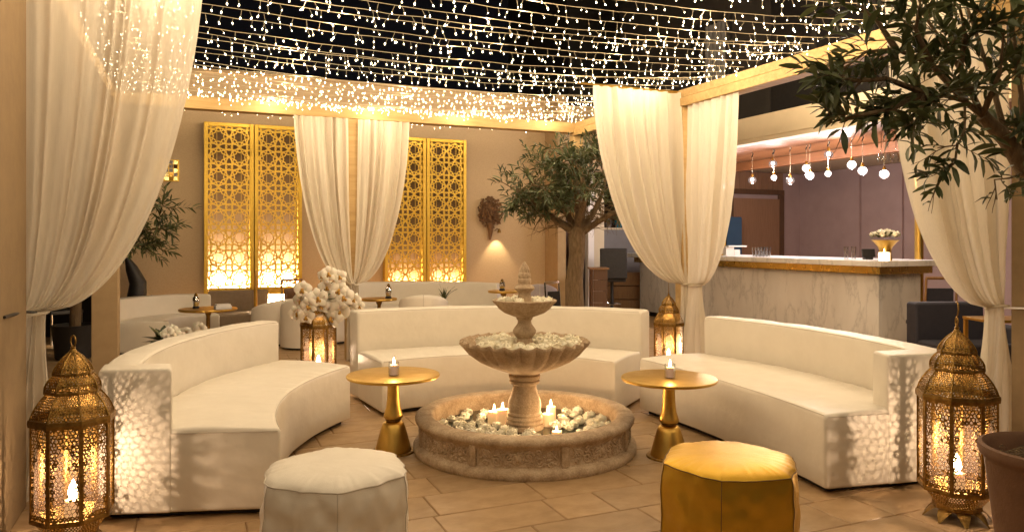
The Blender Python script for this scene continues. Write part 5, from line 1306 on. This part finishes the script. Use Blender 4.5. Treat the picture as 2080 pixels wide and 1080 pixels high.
# ================================================================== FAR SEATING
sofa('pale curved sofa against the tan wall under the dimmer screens', ((-2.45, 10.15), (-1.35, 10.7), (-0.42, 10.2)), ((-2.75, 10.9), (-1.35, 11.45), (-0.15, 10.95)), back_h=0.81, mat='leather_far', n=26, piping=False, group='far white sofas', seed=4)
sofa('pale curved sofa behind the left sofa near the ochre pillar', ((-4.30, 9.30), (-4.55, 9.85), (-4.05, 10.25)), ((-5.10, 9.15), (-5.10, 10.2), (-4.40, 10.62)), seat_h=.42, back_h=0.68, mat='leather_far', n=26, piping=False, group='far white sofas', seed=6)
def armchair(label, X, Y, rz, w, d, h, mat, name='armchair'):
    t = thing(name, label, 'armchair', tuple(P(X, Y)), rz)
    rows = []
    g = MB(); g.lathe([(w / 2 * .92, .03), (w / 2, .08), (w / 2 * 1.0, .30), (w / 2 * .96, .40), (w / 2 * .8, .43), (.0001, .435)], 40); part('seat', g, MAT[mat], t, sharp=50)
    n = 30; vs = []
    inner = []; rows = []
    for i in range(n + 1):
        a = lerp(-0.15 * pi, 1.15 * pi, i / n); hh = h * (0.80 + 0.20 * sin(pi * i / n)) ; ro, ri = w / 2 * 1.04, w / 2 * .8
        c_, s_ = cos(a), sin(a)
        rows.append([(ro * c_, ro * s_, .03), (ro * 1.01 * c_, ro * 1.01 * s_, hh * .6), (ro * c_, ro * s_, hh - .05), (ro * .97 * c_, ro * .97 * s_, hh - .01), ((ro + ri) / 2 * c_, (ro + ri) / 2 * s_, hh), (ri * 1.03 * c_, ri * 1.03 * s_, hh - .012), (ri * c_, ri * s_, hh - .05), (ri * c_, ri * s_, .30)])
    g = MB().grid(rows)
    m = len(rows[0]); g.f.append(list(range(m))[::-1]); g.s.append(True); g.f.append([n * m + k for k in range(m)]); g.s.append(True)
    part('backrest', g, MAT[mat], t, sharp=70); part('seam', MB().tube([rows[n // 2][k] for k in range(5)], .004, 5), MAT['seam'], t)
    part('plinth', MB().lathe([(w / 2 * .85, 0), (w / 2 * .85, .03)], 30), MAT['black'], t)
    return t
armchair('round cream armchair with its back turned, before the far sofa', -1.17, 9.75, face_rot(-1.17, 9.75, -pi / 2), .62, .6, .745, 'leather_far')
armchair('round cream tub chair behind the left sofa end and the orchids', -3.30, 10.35, face_rot(-3.3, 10.35, -pi / 2 + .7), .66, .6, .64, 'leather_far')
armchair('round cream tub chair half hidden by the orchids', -2.78, 10.0, face_rot(-2.8, 10, -pi / 2 + .3), .66, .6, .70, 'leather_far')
armchair('grey lilac tub chair right of the fountain finial', 0.40, 10.6, face_rot(.4, 10.6, -pi / 2), .50, .5, .83, 'lavender')
t = thing('banquette', 'taupe upholstered banquette under the left glowing screen', 'sofa', tuple(P(-4.05, 10.95)), 0)
part('backrest', MB().bb(-.42, .42, .0, .16, .03, .70), MAT['taupe'], t, bevel=.03); part('seat', MB().bb(-.42, .42, -.5, -.004, .03, .40), MAT['taupe'], t, bevel=.03)
def round_table(label, X, Y, h, r, extra=True):
    t = thing('round_table', label, 'table', tuple(P(X, Y)))
    part('table_top', MB().lathe([(.02, h - .03), (r * .97, h - .028), (r, h - .012), (r * .98, h), (.0001, h)], 48), MAT['gold'], t, sharp=50)
    part('stem', MB().lathe([(.03, .02), (.025, .2), (.025, h - .1), (.05, h - .03)], 16), MAT['brass'], t); part('base', MB().lathe([(r * .55, 0), (r * .55, .012), (.03, .03)], 32), MAT['brass'], t)
round_table('round gold table left of the cream armchair by the far sofa', -1.80, 10.0, .66, .245)
round_table('dark gold table behind the top bowl of the fountain', -0.12, 10.35, .74, .22)
round_table('gold table between the far left sofa and the taupe banquette', -3.95, 9.6, .56, .36)
def table_lamp(label, px, Y, z, h):
    t = thing('table_lamp', label, 'table lamp', tuple(P((px - CX) / F * Y, Y, z)))
    part('foot', MB().lathe([(.04, 0), (.045, .01), (.03, .03)], 16), MAT['black'], t); part('glass', MB().lathe([(.03, .03), (.045, h * .4), (.04, h * .7), (.02, h * .8)], 16), MAT['chrome'], t); part('finial', MB().lathe([(.02, h * .8), (.025, h * .86), (.008, h)], 12), MAT['brass'], t)
table_lamp('slim silver lamp on the gold table by the far sofa', 789, 10.0, .661, .20); table_lamp('silver lamp on the table between the left sofas', 398, 9.6, .561, .20); table_lamp('small silver figurine lamp on the table behind the fountain top', 1020, 10.35, .741, .16)
c = P(-3.72, 9.5, .561)
t = thing('napkin_box', 'white napkin box on the gold table behind the left sofa', 'box', tuple(c), .2); part('box_body', MB().bb(-.1, .1, -.06, .06, 0, .045), MAT['paper'], t, bevel=.004); part('napkins', MB().box((0, 0, .055), (.17, .1, .02), .06), MAT['paper'], t)
def spiky(label, X, Y, z, n, L0, seed, name='potted_plant', pot=True, spread=.5):
    t = thing(name, label, 'plant', tuple(P(X, Y, z))); r = lcg(seed)
    if pot: part('pot', MB().lathe([(.04, 0), (.055, .09), (.05, .09), (.04, .07), (.0001, .07)], 20), MAT['white'], t)
    for k in range(n):
        a = r.uniform(0, 6.28); e = r.uniform(.2, spread + .4); L_ = L0 * r.uniform(.6, 1.1); rows = []
        for i in range(6):
            u = i / 5; rr_ = L_ * u * sin(e * (.4 + .6 * u)); zz = .07 + L_ * u * cos(e * (.4 + .6 * u)); w = .016 * (1 - u ** 1.6) + .001
            rows.append([(rr_ * cos(a) - v * w * sin(a), rr_ * sin(a) + v * w * cos(a), zz + .004 * abs(v)) for v in (-1, 0, 1)])
        part('leaf', MB().grid(rows), MAT['leaf'], t)
round_table('small gold stand behind the cream armchair', -0.93, 10.12, .52, .16)
spiky('small spiky green plant beside the cream armchair', -0.93, 10.12, .521, 16, .26, 4)
round_table('low gold table hidden behind the left sofa back', -3.15, 6.75, .46, .28)
t = thing('floral_centrepiece', 'green leaves and white blossoms showing over the left sofa back', 'flowers', tuple(P(-3.15, 6.75, .461))); r9 = lcg(17)
part('bowl', MB().lathe([(.06, 0), (.12, .05), (.11, .06), (.05, .02)], 24), MAT['gold'], t)
for k in range(22):
    a = r9.uniform(1.8, 4.6) - YAW; e = r9.uniform(.1, 1.2); d = Vector((cos(a) * cos(e), sin(a) * cos(e), sin(e))); L_ = r9.uniform(.12, .24); sd = d.cross(Vector((0, 0, 1))).normalized() * .04; o_ = Vector((-.03, 0, .06))
    part('leaf', MB().grid([[o_ + d * L_ * u + sd * sin(pi * (.1 + .88 * u)) * v + Vector((0, 0, -.05 * u * u)) for v in (-1, 0, 1)] for u in (0, .25, .5, .75, 1)]), MAT['leaf'], t)
for k in range(11):
    o = bpy.data.objects.new('blossom', om); COL.objects.link(o); o.parent = t; o.location = (r9.uniform(-.02, .30), r9.uniform(-.12, .05), r9.uniform(.07, .20)); o.scale = (1.5,) * 3; o.rotation_euler = (r9.uniform(-.9, .0), r9.uniform(-.5, .5), -YAW + r9.uniform(-.6, .6))
def frame_chair(label, X, Y, rz, seatmat, legmat, h=.85, w=.42):
    t = thing('side_chair', label, 'chair', tuple(P(X, Y)), rz)
    part('seat', MB().bb(-w / 2, w / 2, -w / 2, w / 2, .42, .47), MAT[seatmat], t, bevel=.01)
    part('back_panel', MB().bb(-w / 2 + .04, w / 2 - .04, w / 2 - .03, w / 2 - .008, .52, h - .12), MAT[seatmat], t, bevel=.006)
    for sx in (-1, 1):
        part('leg', MB().tube([(sx * (w / 2 - .02), -w / 2 + .02, 0), (sx * (w / 2 - .02), -w / 2 + .02, .42)], .014, 8), MAT[legmat], t)
        part('leg', MB().tube([(sx * (w / 2 - .015), w / 2 - .015, 0), (sx * (w / 2 - .015), w / 2 - .015, .45), (sx * (w / 2 - .02), w / 2 + .02, h)], .014, 8), MAT[legmat], t)
    part('top_rail', MB().tube([(-w / 2 + .02, w / 2 + .02, h), (w / 2 - .02, w / 2 + .02, h)], .018, 8), MAT[legmat], t)
frame_chair('black chair with chrome legs left of the olive trunk', 0.66, 10.1, .3, 'black', 'chrome', .86, .30)
frame_chair('dark brown chair silhouetted before the glowing screen', -3.05, 10.75, .6, 'darkwood', 'wood', .86)
frame_chair('black chair with chrome legs beneath the left curtain', -6.35, 10.4, .5, 'black', 'chrome', .7)
frame_chair('dark chair with a wooden frame at the right end of the bar', 5.05, 8.9, -YAW + pi, 'navy', 'wood', 1.0, .40)
t = thing('dark_sideboard', 'long black sideboard behind the left curtain', 'cabinet', tuple(P(-6.6, 11.2)), -YAW)
part('carcass', MB().bb(-.75, .55, -.22, .22, .06, .62), MAT['black'], t, bevel=.01)
for k in range(3): part('door_panel', MB().bb(-.74 + k * .43, -.33 + k * .43, -.235, -.222, .08, .60), MAT['black'], t)
part('plinth', MB().bb(-.7, .5, -.18, .18, 0, .058), MAT['black'], t)
t = thing('shelf_unit', 'pale blue grey shelf unit beside the ochre pillar', 'shelf', tuple(P(-6.35, 11.9)), -YAW)
for k in range(4): part('shelf', MB().bb(-.3, .3, -.15, .15, .1 + k * .24, .13 + k * .24), MAT['greycab'], t)
for sx in (-1, 1): part('side_panel', MB().bb(sx * .315 - .012, sx * .315 + .012, -.16, .16, 0, .9), MAT['greycab'], t)
t = thing('dark_statue', 'dark curved figure statue standing before the tan wall by the jamb', 'statue', tuple(P(-5.35, 10.3)), 0)
part('figure', MB().tube([(0, 0, .05), (.02, 0, .3), (.10, 0, .6), (.12, 0, .85), (.04, 0, 1.05), (-.02, 0, 1.2)], [.12, .10, .13, .11, .08, .03], 12), MAT['black'], t); part('base', MB().lathe([(.16, 0), (.16, .05), (.12, .06)], 24), MAT['black'], t)
part('arm', MB().tube([(.1, 0, .62), (.2, 0, .60), (.30, -.02, .66)], [.035, .03, .02], 8), MAT['black'], t)
t = thing('navy_sofa', 'dark navy sofa between the bar end and the right lantern', 'sofa', tuple(P(4.35, 7.55)), -YAW + .1)
part('seat', MB().bb(-.16, .6, -.32, .1, .05, .42), MAT['navy'], t, bevel=.03); part('backrest', MB().bb(-.16, .6, .105, .28, .05, .80), MAT['navy'], t, bevel=.03); part('arm', MB().bb(.605, .76, -.32, .28, .05, .58), MAT['navy'], t, bevel=.03)
t = thing('side_table', 'slim gold framed side table behind the right curtain', 'table', tuple(P(4.52, 6.85)), -YAW)
part('table_top', MB().bb(-.22, .28, -.2, .2, .70, .725), MAT['gold'], t, bevel=.004)
for sx in (-.2, .26):
    for sy in (-.18, .18): part('leg', MB().bb(sx - .015, sx + .015, sy - .015, sy + .015, 0, .698), MAT['gold'], t)
